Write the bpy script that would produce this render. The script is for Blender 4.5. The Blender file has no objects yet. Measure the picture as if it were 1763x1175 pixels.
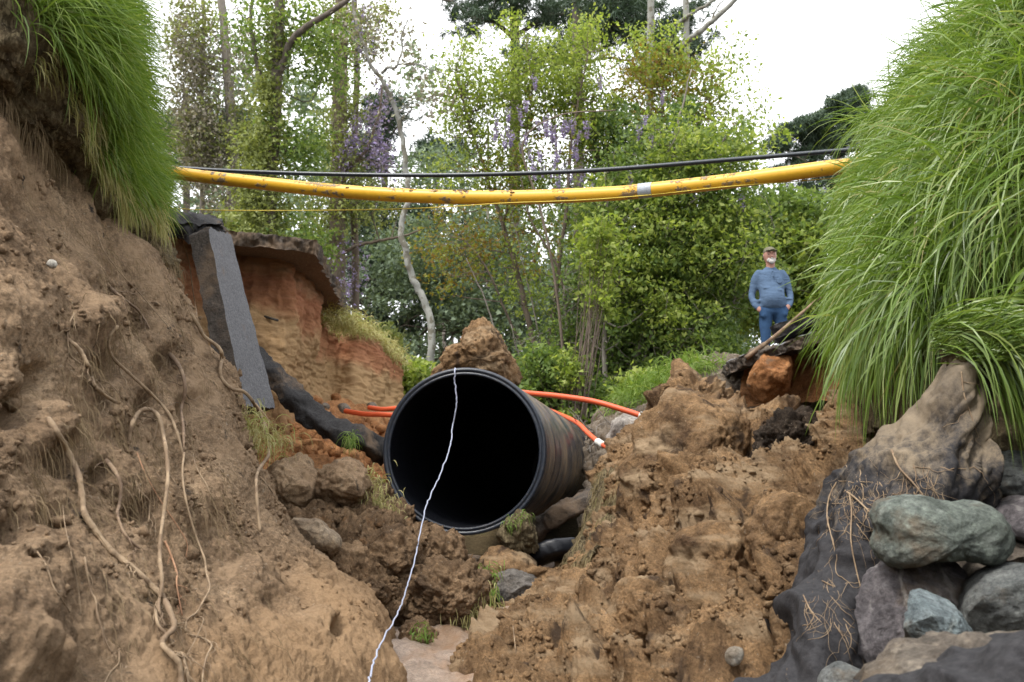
import bpy, math, random
import numpy as np
from mathutils import Vector
from mathutils.bvhtree import BVHTree

random.seed(7)
RNG = np.random.default_rng(11)
SC = bpy.context.scene
COL = SC.collection

# ------------------------------------------------------------ camera, sky, sun
F = 1714.0                       # focal length in photo pixels (35 mm on a 36 mm sensor)
PITCH = math.radians(10)
CAM = np.array([0.0, 0.0, 1.0])
FW = np.array([0, math.cos(PITCH), math.sin(PITCH)])
UP = np.array([0, -math.sin(PITCH), math.cos(PITCH)])
RT = np.array([1.0, 0, 0])

cd = bpy.data.cameras.new('camera')
cam = bpy.data.objects.new('camera', cd)
COL.objects.link(cam)
cam.location = CAM
cam.rotation_euler = (math.radians(90) + PITCH, 0, 0)
cd.sensor_width = 36
cd.lens = 35
cd.clip_start = 0.05
cd.clip_end = 3000
cd.dof.use_dof = True
cd.dof.focus_distance = 5.6
cd.dof.aperture_fstop = 4.8
SC.camera = cam

SUN_EL, SUN_ROT = math.radians(58), math.radians(-140)
W = bpy.data.worlds.new('World')
SC.world = W
W.use_nodes = True
wn = W.node_tree
wn.nodes.clear()
sky = wn.nodes.new('ShaderNodeTexSky')
sky.sky_type = 'NISHITA'
sky.sun_disc = False
sky.sun_elevation = SUN_EL
sky.sun_rotation = SUN_ROT
sky.air_density = 1.0
sky.dust_density = 4.0
bg = wn.nodes.new('ShaderNodeBackground')
bg2 = wn.nodes.new('ShaderNodeBackground')
mx = wn.nodes.new('ShaderNodeMixShader')
wo = wn.nodes.new('ShaderNodeOutputWorld')
wn.links.new(sky.outputs[0], bg.inputs[0])
bg.inputs[1].default_value = 0.12
# even overcast cloud layer in front of the clear sky, a little brighter overhead
tc = wn.nodes.new('ShaderNodeTexCoord')
cn = wn.nodes.new('ShaderNodeTexNoise')
cn.inputs['Scale'].default_value = 1.6
cn.inputs['Detail'].default_value = 4
cr = wn.nodes.new('ShaderNodeValToRGB')
cr.color_ramp.elements[0].position = 0.3
cr.color_ramp.elements[0].color = (0.86, 0.88, 0.92, 1)
cr.color_ramp.elements[1].position = 0.7
cr.color_ramp.elements[1].color = (1.0, 1.0, 1.0, 1)
wn.links.new(tc.outputs['Generated'], cn.inputs['Vector'])
wn.links.new(cn.outputs['Fac'], cr.inputs[0])
wn.links.new(cr.outputs[0], bg2.inputs[0])
bg2.inputs[1].default_value = 1.05
mx.inputs[0].default_value = 0.86
wn.links.new(bg.outputs[0], mx.inputs[1])
wn.links.new(bg2.outputs[0], mx.inputs[2])
wn.links.new(mx.outputs[0], wo.inputs['Surface'])

sl = bpy.data.lights.new('sun', 'SUN')
sl.energy = 1.5
sl.angle = math.radians(14)
sl.color = (1.0, 0.96, 0.9)
sun = bpy.data.objects.new('sun', sl)
COL.objects.link(sun)
sd = Vector((math.sin(SUN_ROT) * math.cos(SUN_EL), math.cos(SUN_ROT) * math.cos(SUN_EL), math.sin(SUN_EL)))
sun.rotation_euler = sd.to_track_quat('Z', 'Y').to_euler()

SC.view_settings.view_transform = 'Standard'
SC.view_settings.look = 'None'
SC.view_settings.gamma = 1
SC.view_settings.use_curve_mapping = False
SC.view_settings.exposure = 1.42
SC.render.engine = 'CYCLES'
SC.cycles.use_denoising = True
SC.cycles.max_bounces = 6
SC.cycles.diffuse_bounces = 3
SC.cycles.glossy_bounces = 2
SC.cycles.transmission_bounces = 3

# ------------------------------------------------------------ geometry helpers
def P(px, py, d):
    """Point at depth d (metres along the view axis) seen at photo pixel px, py."""
    return CAM + d * (FW + (px - 881.5) / F * RT - (py - 587.5) / F * UP)

def PA(a):
    a = np.asarray(a, float)
    return CAM + a[..., 2:3] * (FW + (a[..., 0:1] - 881.5) / F * RT - (a[..., 1:2] - 587.5) / F * UP)

_perm = np.random.default_rng(3).permutation(4096).astype(np.int64)
_grad = np.random.default_rng(4).normal(size=(4096, 3))
_grad /= np.linalg.norm(_grad, axis=1)[:, None]
_cell = np.random.default_rng(5).random((4096, 3))

def _h(i, j, k):
    return _perm[(_perm[(_perm[i & 4095] + j) & 4095] + k) & 4095]

def perlin(p):
    i = np.floor(p).astype(np.int64)
    f = p - i
    u = f * f * f * (f * (f * 6 - 15) + 10)
    r = 0
    for a in (0, 1):
        wa = u[:, 0] if a else 1 - u[:, 0]
        for b in (0, 1):
            wb = u[:, 1] if b else 1 - u[:, 1]
            for c in (0, 1):
                wc = u[:, 2] if c else 1 - u[:, 2]
                g = _grad[_h(i[:, 0] + a, i[:, 1] + b, i[:, 2] + c)]
                r = r + wa * wb * wc * (g[:, 0] * (f[:, 0] - a) + g[:, 1] * (f[:, 1] - b) + g[:, 2] * (f[:, 2] - c))
    return r * 1.5

def fbm(p, s, octv=4, gain=0.5, off=0.0):
    q = p * s + off
    a, t = 1.0, 0
    for _ in range(octv):
        t = t + a * perlin(q)
        q = q * 2.03 + 17.3
        a *= gain
    return t

def ridge(p, s, octv=4, gain=0.5, off=0.0):
    q = p * s + off
    a, t = 1.0, 0
    for _ in range(octv):
        t = t + a * (1 - 2 * np.abs(perlin(q)))
        q = q * 2.03 + 9.1
        a *= gain
    return t

def worley(p, s, off=0.0):
    q = p * s + off
    i = np.floor(q).astype(np.int64)
    f = q - i
    d1 = np.full(len(p), 9.0)
    d2 = np.full(len(p), 9.0)
    for a in (-1, 0, 1):
        for b in (-1, 0, 1):
            for c in (-1, 0, 1):
                cc = _cell[_h(i[:, 0] + a, i[:, 1] + b, i[:, 2] + c)]
                d = (cc[:, 0] + a - f[:, 0]) ** 2 + (cc[:, 1] + b - f[:, 1]) ** 2 + (cc[:, 2] + c - f[:, 2]) ** 2
                m = d < d1
                d2 = np.where(m, d1, np.minimum(d2, d))
                d1 = np.where(m, d, d1)
    return np.sqrt(d1), np.sqrt(d2)

def lumps(p, s, off=0.0):
    """Rounded crumbs, 0 between them and 1 on top."""
    w = p + 0.25 / s * np.stack([perlin(p * s * 1.3 + 3), perlin(p * s * 1.3 + 40), perlin(p * s * 1.3 + 80)], 1)
    a, b = worley(w, s, off)
    return np.clip((b - a) * 1.6, 0, 1) ** 0.6

def mesh_np(name, v, f, mat=None, parent=None, smooth=True, attrs=None, nsides=None):
    """f is (n,4) or (n,3) int array, or a list of faces."""
    me = bpy.data.meshes.new(name)
    v = np.ascontiguousarray(v, dtype=np.float32)
    if isinstance(f, np.ndarray):
        k = f.shape[1]
        me.vertices.add(len(v))
        me.vertices.foreach_set('co', v.ravel())
        me.loops.add(f.size)
        me.loops.foreach_set('vertex_index', f.ravel().astype(np.int32))
        me.polygons.add(len(f))
        me.polygons.foreach_set('loop_start', np.arange(0, f.size, k, dtype=np.int32))
        me.polygons.foreach_set('loop_total', np.full(len(f), k, dtype=np.int32))
        me.update(calc_edges=True)
    else:
        me.from_pydata([tuple(x) for x in v], [], [tuple(int(i) for i in q) for q in f])
        me.update()
    if smooth:
        me.polygons.foreach_set('use_smooth', np.ones(len(me.polygons), dtype=bool))
    if attrs:
        for n, a in attrs.items():
            at = me.attributes.new(n, 'FLOAT', 'POINT')
            at.data.foreach_set('value', np.ascontiguousarray(a, dtype=np.float32))
    if mat:
        me.materials.append(mat)
    o = bpy.data.objects.new(name, me)
    COL.objects.link(o)
    if parent:
        o.parent = parent
    return o

def tag(o, label=None, cat=None, group=None, kind=None):
    if label: o['label'] = label
    if cat: o['category'] = cat
    if group: o['group'] = group
    if kind: o['kind'] = kind
    return o

def thing(name, label, cat, loc=(0, 0, 0), group=None):
    """Empty at the thing's base. Parts keep world coordinates: shift them with to_local()."""
    o = bpy.data.objects.new(name, None)
    o.empty_display_size = 0.1
    COL.objects.link(o)
    o.location = tuple(loc)
    return tag(o, label, cat, group)

def part(name, v, f, mat, root, **k):
    v = np.asarray(v, float) - np.array(root.location)
    return mesh_np(name, v, f, mat, root, **k)

def recentre(o, c=None):
    """Move a mesh object's origin to the base centre of its own vertices."""
    me = o.data
    a = np.zeros(len(me.vertices) * 3, np.float32)
    me.vertices.foreach_get('co', a)
    a = a.reshape(-1, 3)
    if c is None:
        c = np.array([(a[:, 0].min() + a[:, 0].max()) / 2, (a[:, 1].min() + a[:, 1].max()) / 2, a[:, 2].min()])
    me.vertices.foreach_set('co', (a - c).astype(np.float32).ravel())
    me.update()
    o.location = tuple(float(x) for x in c)
    return o

def cr_weights(nc, nf):
    t = np.linspace(0, nc - 1, nf)
    i = np.minimum(t.astype(int), nc - 2)
    u = t - i
    Wt = np.zeros((nf, nc))
    w = [(-u + 2 * u ** 2 - u ** 3) / 2, (2 - 5 * u ** 2 + 3 * u ** 3) / 2,
         (u + 4 * u ** 2 - 3 * u ** 3) / 2, (-u ** 2 + u ** 3) / 2]
    for k in range(4):
        j = i - 1 + k
        # reflected end points
        lo = j < 0
        hi = j > nc - 1
        ok = ~(lo | hi)
        np.add.at(Wt, (np.arange(nf)[ok], j[ok]), w[k][ok])
        np.add.at(Wt, (np.arange(nf)[lo], np.zeros(lo.sum(), int)), 2 * w[k][lo])
        np.add.at(Wt, (np.arange(nf)[lo], np.ones(lo.sum(), int)), -w[k][lo])
        np.add.at(Wt, (np.arange(nf)[hi], np.full(hi.sum(), nc - 1)), 2 * w[k][hi])
        np.add.at(Wt, (np.arange(nf)[hi], np.full(hi.sum(), nc - 2)), -w[k][hi])
    return Wt

def spline(pts, n):
    pts = np.asarray(pts, float)
    return cr_weights(len(pts), n) @ pts

def grid_faces(nu, nv, flip=False):
    i = np.arange(nu - 1)[:, None] * nv + np.arange(nv - 1)[None]
    i = i.ravel()
    f = np.stack([i, i + nv, i + nv + 1, i + 1], 1)
    return f[:, ::-1].copy() if flip else f

def grid_normals(G):
    du = np.gradient(G, axis=0)
    dv = np.gradient(G, axis=1)
    n = np.cross(du, dv)
    n /= np.linalg.norm(n, axis=2)[:, :, None] + 1e-12
    return n

def patch(name, ctrl, nu, nv, disp, mat, dents=(), world=False, attr=None, face_to=CAM):
    """Spline surface through rows of (px, py, depth), then displaced along its normals."""
    C = np.asarray(ctrl, float)
    C = C if world else PA(C)
    Wu, Wv = cr_weights(C.shape[0], nu), cr_weights(C.shape[1], nv)
    G = np.einsum('ui,ijk->ujk', Wu, C)
    G = np.einsum('vj,ujk->uvk', Wv, G)
    n = grid_normals(G)
    flip = np.sum(n * (face_to - G)) < 0
    if flip:
        n = -n
    p = G.reshape(-1, 3)
    nn = n.reshape(-1, 3)
    dsp = disp(p)
    for (dx, dy, r, dep) in dents:
        ray = FW + (dx - 881.5) / F * RT - (dy - 587.5) / F * UP
        q = p - CAM
        t = q @ FW
        ex = (q @ RT) / t * F + 881.5 - dx
        ey = -(q @ UP) / t * F + 587.5 - dy
        k = (ex ** 2 + ey ** 2) / r ** 2
        dsp = dsp - dep * np.exp(-np.clip(k, 0, 30) ** 1.5) * (1 + 0.5 * perlin(p * 9))
    p = p + nn * dsp[:, None]
    at = {'m': attr(p)} if attr else None
    f = grid_faces(nu, nv, not flip)
    o = mesh_np(name, p, f, mat, attrs=at)
    tag(o, kind='structure')
    bv = BVHTree.FromPolygons([Vector(x) for x in p], [tuple(q) for q in f.tolist()]) if nu * nv < 400000 else None
    G2 = p.reshape(nu, nv, 3)
    return o, bv, G2, grid_normals(G2) * (-1 if flip else 1)

def hit(bv, px, py, dmax=60):
    ray = FW + (px - 881.5) / F * RT - (py - 587.5) / F * UP
    r = Vector(ray).normalized()
    loc, nrm, idx, dist = bv.ray_cast(Vector(CAM), r, dmax)
    if loc is None:
        return None, None
    if nrm.dot(r) > 0:
        nrm = -nrm
    return np.array(loc), np.array(nrm)

def tube_arrays(paths, sides=6, cap=True):
    """paths: list of (points, radii). Returns vertices and quads."""
    V, Fs, off = [], [], 0
    ang = np.arange(sides) * 2 * math.pi / sides
    ca, sa = np.cos(ang), np.sin(ang)
    for pts, rad in paths:
        pts = np.asarray(pts, float)
        rad = np.broadcast_to(np.asarray(rad, float), (len(pts),))
        t = np.gradient(pts, axis=0)
        t /= np.linalg.norm(t, axis=1)[:, None] + 1e-9
        a = np.array([0, 0, 1.0]) if abs(t[0][2]) < 0.8 else np.array([1.0, 0, 0])
        n0 = np.cross(t[0], a)
        n0 /= np.linalg.norm(n0)
        N = np.zeros_like(pts)
        for i in range(len(pts)):
            n0 = n0 - t[i] * (n0 @ t[i])
            n0 /= np.linalg.norm(n0) + 1e-9
            N[i] = n0
        B = np.cross(t, N)
        ring = pts[:, None] + rad[:, None, None] * (N[:, None] * ca[None, :, None] + B[:, None] * sa[None, :, None])
        n = len(pts)
        V.append(ring.reshape(-1, 3))
        i = np.arange(n - 1)[:, None] * sides
        j = np.arange(sides)[None]
        q = np.stack([i + j, i + (j + 1) % sides, i + sides + (j + 1) % sides, i + sides + j], 2).reshape(-1, 4)
        Fs.append(q + off)
        off += n * sides
        if cap:
            V.append(pts[[0, -1]])
            b = off - n * sides
            jj = np.arange(sides)
            Fs.append(np.stack([np.full(sides, off), b + (jj + 1) % sides, b + jj, np.full(sides, off)], 1))
            e = b + (n - 1) * sides
            Fs.append(np.stack([np.full(sides, off + 1), e + jj, e + (jj + 1) % sides, np.full(sides, off + 1)], 1))
            off += 2
    V = np.concatenate(V)
    Fs = np.concatenate(Fs)
    return V, Fs

def tubes(name, paths, mat, parent=None, sides=6, cap=True):
    V, Fq = tube_arrays(paths, sides, cap)
    if cap:   # caps were stored as degenerate quads: give real triangles
        faces = [q if q[0] != q[3] else q[:3] for q in Fq.tolist()]
    else:
        faces = Fq
    if parent is not None:
        return part(name, V, faces, mat, parent)
    return mesh_np(name, V, faces, mat)

# ------------------------------------------------------------ materials
def new_mat(name):
    m = bpy.data.materials.new(name)
    m.use_nodes = True
    nt = m.node_tree
    b = nt.nodes['Principled BSDF']
    b.inputs['Specular IOR Level'].default_value = 0.25
    return m, nt, b

def nnode(nt, t, **k):
    n = nt.nodes.new(t)
    for a, v in k.items():
        if a in n.inputs:
            n.inputs[a].default_value = v
        else:
            setattr(n, a, v)
    return n

def ramp(nt, stops):
    r = nt.nodes.new('ShaderNodeValToRGB')
    e = r.color_ramp.elements
    while len(e) > 1:
        e.remove(e[-1])
    e[0].position, e[0].color = stops[0][0], (*stops[0][1], 1)
    for p_, c_ in stops[1:]:
        x = e.new(p_)
        x.color = (*c_, 1)
    return r

def noise(nt, scale, detail=6, rough=0.6, vec=None, dist=0.0):
    n = nnode(nt, 'ShaderNodeTexNoise', Scale=scale, Detail=detail, Roughness=rough, Distortion=dist)
    if vec is not None:
        nt.links.new(vec, n.inputs['Vector'])
    return n.outputs['Fac']

def mixc(nt, fac, a, b, mode='MIX'):
    n = nt.nodes.new('ShaderNodeMix')
    n.data_type = 'RGBA'
    n.blend_type = mode
    n.inputs[0].default_value = 1.0
    for s, x in ((n.inputs[0], fac), (n.inputs[6], a), (n.inputs[7], b)):
        if hasattr(x, 'links') or isinstance(x, bpy.types.NodeSocket):
            nt.links.new(x, s)
        elif isinstance(x, (int, float)):
            s.default_value = x
        else:
            s.default_value = (*x, 1)
    return n.outputs[2]

def mmath(nt, op, a, b=0.0, clamp=False):
    n = nt.nodes.new('ShaderNodeMath')
    n.operation = op
    n.use_clamp = clamp
    for s, x in ((n.inputs[0], a), (n.inputs[1], b)):
        if isinstance(x, bpy.types.NodeSocket):
            nt.links.new(x, s)
        else:
            s.default_value = x
    return n.outputs[0]

def step(nt, x, a, b):
    n = nt.nodes.new('ShaderNodeMapRange')
    n.interpolation_type = 'SMOOTHSTEP'
    nt.links.new(x, n.inputs[0])
    n.inputs[1].default_value, n.inputs[2].default_value = a, b
    return n.outputs[0]

def bump(nt, b, h, dist=0.01, strength=1.0, prev=None):
    n = nnode(nt, 'ShaderNodeBump', Strength=strength, Distance=dist)
    nt.links.new(h, n.inputs['Height'])
    if prev is not None:
        nt.links.new(prev, n.inputs['Normal'])
    nt.links.new(n.outputs[0], b.inputs['Normal'])
    return n.outputs[0]

def gpos(nt):
    return nt.nodes.new('ShaderNodeNewGeometry').outputs['Position']

def scaled(nt, vec, s, rot=(0, 0, 0)):
    m = nt.nodes.new('ShaderNodeMapping')
    m.inputs['Scale'].default_value = s
    m.inputs['Rotation'].default_value = rot
    nt.links.new(vec, m.inputs[0])
    return m.outputs[0]

def soil(name, stops, sc=3.0, grit=0.008, rough=0.92, spots=None, stones=None, streak=None, wet=0, extra=None):
    m, nt, b = new_mat(name)
    v = gpos(nt)
    r = ramp(nt, stops)
    n1 = noise(nt, sc, 8, 0.65, v, 0.4)
    nt.links.new(n1, r.inputs[0])
    c = r.outputs[0]
    # fine grain, each grain with its own tone
    g = noise(nt, 90, 4, 0.7, v)
    c = mixc(nt, 0.8, c, ramped(nt, g, [(0.3, (0.5, 0.5, 0.5)), (0.7, (1.4, 1.38, 1.34))]), 'MULTIPLY')
    g2 = noise(nt, 21, 7, 0.75, v, 0.5)
    c = mixc(nt, 0.75, c, ramped(nt, g2, [(0.32, (0.42, 0.40, 0.38)), (0.5, (1, 1, 1)), (0.68, (1.45, 1.42, 1.36))]), 'MULTIPLY')
    g3 = noise(nt, 48, 3, 0.6, v)
    c = mixc(nt, mmath(nt, 'MULTIPLY', step(nt, g3, 0.66, 0.70), 0.6), c, (0.38, 0.32, 0.24))
    if streak:
        s_ = noise(nt, 1.0, 6, 0.6, scaled(nt, v, streak[0], streak[1]))
        c = mixc(nt, step(nt, s_, 0.48, 0.66), c, streak[2])
    if spots:
        s2 = noise(nt, spots[0], 5, 0.6, v, 0.6)
        c = mixc(nt, step(nt, s2, spots[2], spots[2] + 0.1), c, spots[1])
    if extra:
        c = extra(nt, v, c)
    nt.links.new(c, b.inputs['Base Color'])
    b.inputs['Roughness'].default_value = rough
    b.inputs['Specular IOR Level'].default_value = 0.12 + wet
    if wet:
        w = noise(nt, 2.2, 4, 0.5, v)
        rr = ramped(nt, w, [(0.4, (rough,) * 3), (0.6, (0.38,) * 3)])
        nt.links.new(rr, b.inputs['Roughness'])
    h1 = noise(nt, 38, 8, 0.72, v)
    h2 = noise(nt, 150, 4, 0.7, v)
    nb = bump(nt, b, h1, grit * 3.2, 1.0)
    bump(nt, b, h2, grit, 0.8, nb)
    return m

def ramped(nt, x, stops):
    r = ramp(nt, stops)
    nt.links.new(x, r.inputs[0])
    return r.outputs[0]

def leafmat(name, cols, trans=0.35, rough=0.5, spec=0.25):
    m, nt, b = new_mat(name)
    a = nt.nodes.new('ShaderNodeAttribute')
    a.attribute_name = 'rnd'
    n = len(cols)
    c = ramped(nt, a.outputs['Fac'], [(i / max(1, n - 1), x) for i, x in enumerate(cols)])
    nt.links.new(c, b.inputs['Base Color'])
    b.inputs['Roughness'].default_value = rough
    b.inputs['Specular IOR Level'].default_value = spec
    t = nt.nodes.new('ShaderNodeBsdfTranslucent')
    tcx = mixc(nt, 1.0, c, (1.3, 1.3, 0.65), 'MULTIPLY')
    nt.links.new(tcx, t.inputs[0])
    mxs = nt.nodes.new('ShaderNodeMixShader')
    mxs.inputs[0].default_value = trans
    nt.links.new(b.outputs[0], mxs.inputs[1])
    nt.links.new(t.outputs[0], mxs.inputs[2])
    nt.links.new(mxs.outputs[0], nt.nodes['Material Output'].inputs[0])
    return m

def barkmat(name, c1, c2, sc=8, bmp=0.02, patches=None):   # patches = (scale, colour)
    m, nt, b = new_mat(name)
    v = gpos(nt)
    n = noise(nt, sc, 8, 0.7, scaled(nt, v, (1, 1, 0.25)))
    c = ramped(nt, n, [(0.3, c1), (0.7, c2)])
    if patches:
        c = mixc(nt, step(nt, noise(nt, patches[0], 4, 0.6, v), 0.5, 0.58), c, patches[1])
    nt.links.new(c, b.inputs['Base Color'])
    b.inputs['Roughness'].default_value = 0.9
    bump(nt, b, n, bmp, 1.0)
    return m

BR = (0.155, 0.108, 0.07)
M = {}
def tan_edge(nt, v, c):      # the bank turns to orange-tan sand towards the channel
    sep = nt.nodes.new('ShaderNodeSeparateXYZ')
    nt.links.new(v, sep.inputs[0])
    x = mmath(nt, 'ADD', mmath(nt, 'SUBTRACT', sep.outputs[0], mmath(nt, 'MULTIPLY', sep.outputs[2], 0.25)), mmath(nt, 'MULTIPLY', noise(nt, 1.8, 5, 0.6, v), 0.7))
    return mixc(nt, mmath(nt, 'MULTIPLY', step(nt, x, -0.95, -0.45), 0.62), c, (0.37, 0.235, 0.125))
M['bank'] = soil('grey_brown_soil', [(0.28, (0.14, 0.094, 0.058)), (0.45, (0.24, 0.165, 0.104)), (0.6, (0.32, 0.227, 0.145)), (0.78, (0.40, 0.29, 0.185))], 2.6, 0.008,
                 spots=(7, (0.045, 0.037, 0.032), 0.62), streak=((9, 2.5, 2.5), (0, 0.9, 0), (0.34, 0.235, 0.145)), extra=tan_edge)
M['heap'] = soil('loose_brown_soil', [(0.3, (0.095, 0.058, 0.034)), (0.43, (0.195, 0.122, 0.066)), (0.55, (0.29, 0.182, 0.096)), (0.75, (0.42, 0.275, 0.15))], 3.0, 0.010,
                 spots=(3.4, (0.085, 0.056, 0.036), 0.56), streak=((2, 2, 7), (0.4, 0, 0), (0.36, 0.26, 0.16)))
M['dark_heap'] = soil('dark_crumbly_soil', [(0.3, (0.10, 0.066, 0.042)), (0.5, (0.22, 0.145, 0.086)), (0.72, (0.35, 0.235, 0.14))], 5.0, 0.012,
                      spots=(6, (0.26, 0.15, 0.075), 0.62))
M['black_soil'] = soil('black_topsoil', [(0.3, (0.022, 0.018, 0.015)), (0.55, (0.06, 0.045, 0.034)), (0.8, (0.12, 0.085, 0.058))], 8.0, 0.012)
M['mud'] = soil('wet_grey_mud', [(0.3, (0.16, 0.118, 0.088)), (0.5, (0.27, 0.205, 0.16)), (0.7, (0.36, 0.285, 0.235))], 2.4, 0.004, rough=0.7, wet=0.25,
                streak=((2.0, 0.8, 2), (0, 0, 0.3), (0.24, 0.14, 0.075)))
M['orange'] = soil('orange_clay', [(0.3, (0.20, 0.085, 0.035)), (0.5, (0.33, 0.155, 0.065)), (0.7, (0.42, 0.23, 0.11))], 3.2, 0.007,
                   spots=(5, (0.16, 0.10, 0.062), 0.6))
M['red_clay'] = soil('red_clay', [(0.3, (0.24, 0.075, 0.035)), (0.55, (0.38, 0.15, 0.07)), (0.8, (0.45, 0.24, 0.13))], 4, 0.006)

def strata(nt, v, c):
    sep = nt.nodes.new('ShaderNodeSeparateXYZ')
    nt.links.new(v, sep.inputs[0])
    w = noise(nt, 1.3, 5, 0.6, v)
    z = mmath(nt, 'ADD', sep.outputs[2], mmath(nt, 'MULTIPLY', mmath(nt, 'SUBTRACT', w, 0.5), 0.75))
    lay = ramped(nt, mmath(nt, 'DIVIDE', mmath(nt, 'SUBTRACT', z, 1.2), 2.6),
                 [(0.0, (0.30, 0.165, 0.085)), (0.25, (0.33, 0.20, 0.10)), (0.40, (0.40, 0.27, 0.14)), (0.62, (0.40, 0.275, 0.145)),
                  (0.68, (0.34, 0.16, 0.085)), (0.79, (0.31, 0.125, 0.07)), (0.83, (0.30, 0.17, 0.10)), (0.9, (0.28, 0.18, 0.115)), (1.0, (0.20, 0.14, 0.10))])
    hb = noise(nt, 1.0, 4, 0.6, scaled(nt, v, (1.5, 1.5, 22)))
    lay = mixc(nt, 0.6, lay, ramped(nt, hb, [(0.35, (0.72, 0.72, 0.72)), (0.65, (1.22, 1.2, 1.18))]), 'MULTIPLY')
    return mixc(nt, 0.72, c, lay)
M['strata'] = soil('layered_clay', [(0.3, (0.17, 0.085, 0.045)), (0.5, (0.32, 0.17, 0.08)), (0.7, (0.42, 0.26, 0.13))], 2.4, 0.007, extra=strata,
                   streak=((9, 9, 1.0), (0, 0, 0), (0.27, 0.14, 0.07)))
M['ground'] = soil('forest_floor', [(0.3, (0.05, 0.04, 0.02)), (0.6, (0.12, 0.09, 0.05)), (0.8, (0.07, 0.09, 0.03))], 1.5, 0.01)
M['turf'] = soil('root_mat', [(0.3, (0.05, 0.038, 0.022)), (0.5, (0.13, 0.10, 0.06)), (0.7, (0.20, 0.16, 0.10))], 9, 0.016,
                 streak=((60, 60, 4), (0, 0, 0), (0.27, 0.22, 0.13)))

def asphalt(name, c1, c2, brown=0.5):
    m, nt, b = new_mat(name)
    v = gpos(nt)
    n = noise(nt, 60, 4, 0.8, v)
    c = ramped(nt, n, [(0.3, c1), (0.55, c2), (0.75, tuple(min(1, x * 1.8) for x in c2))])
    big = noise(nt, 3, 6, 0.65, v)
    c = mixc(nt, step(nt, big, brown, brown + 0.2), c, (0.17, 0.12, 0.08))
    nt.links.new(c, b.inputs['Base Color'])
    b.inputs['Roughness'].default_value = 0.85
    nb = bump(nt, b, n, 0.012, 0.9)
    bump(nt, b, noise(nt, 25, 6, 0.7, v), 0.02, 0.8, nb)
    return m
M['asphalt'] = asphalt('worn_grey_asphalt', (0.075, 0.075, 0.08), (0.16, 0.16, 0.168), 0.6)
M['asphalt_edge'] = asphalt('broken_asphalt_edge', (0.030, 0.026, 0.023), (0.085, 0.070, 0.058), 0.45)
M['asphalt_black'] = asphalt('black_bitumen', (0.012, 0.012, 0.013), (0.035, 0.033, 0.033), 0.5)
M['asphalt_under'] = asphalt('asphalt_underside', (0.11, 0.08, 0.058), (0.20, 0.155, 0.12), 0.55)

# ------------------------------------------------------------ ground sheet
def smooth01(x):
    x = np.clip(x, 0, 1)
    return x * x * (3 - 2 * x)

def build_ground():
    xs = np.concatenate([-np.geomspace(900, 9, 24), np.linspace(-8.5, 8.5, 90), np.geomspace(9, 900, 24)])
    ys = np.concatenate([-np.geomspace(400, 2, 10), np.linspace(-1.5, 26, 110), np.geomspace(27, 2000, 30)])
    X, Y = np.meshgrid(xs, ys, indexing='ij')
    q = np.stack([X.ravel() * 0.35, Y.ravel() * 0.35, np.zeros(X.size)], 1)
    nz = fbm(q, 1.0, 3).reshape(X.shape)
    floor = np.interp(Y, [0, 6, 9, 13, 17, 24, 60, 400], [-1.6, -1.5, -0.9, 0.1, 0.85, 1.0, 1.2, 1.2])
    xl = np.interp(Y, [0, 5, 9.0, 10.6, 13.5, 16], [-3.1, -3.6, -3.9, -2.75, -2.5, -2.7])
    xr = np.interp(Y, [0, 5, 9, 12, 16], [3.0, 3.4, 3.7, 3.2, 3.3])
    left = smooth01((xl - X) / 0.5)
    right = smooth01((X - xr) / 0.6)
    fade = smooth01((24 - Y) / 6)
    h = floor + fade * (left * (2.35 - floor) + right * (1.95 + 0.25 * smooth01((9 - Y) / 3) - floor))
    Z = h + 1.0 + 0.07 * nz * (1 - 0.7 * np.maximum(left, right))
    V = np.stack([X, Y, Z], 2).reshape(-1, 3)
    o = mesh_np('ground', V, grid_faces(len(xs), len(ys)), M['ground'])
    return tag(o, kind='structure')
build_ground()

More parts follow.
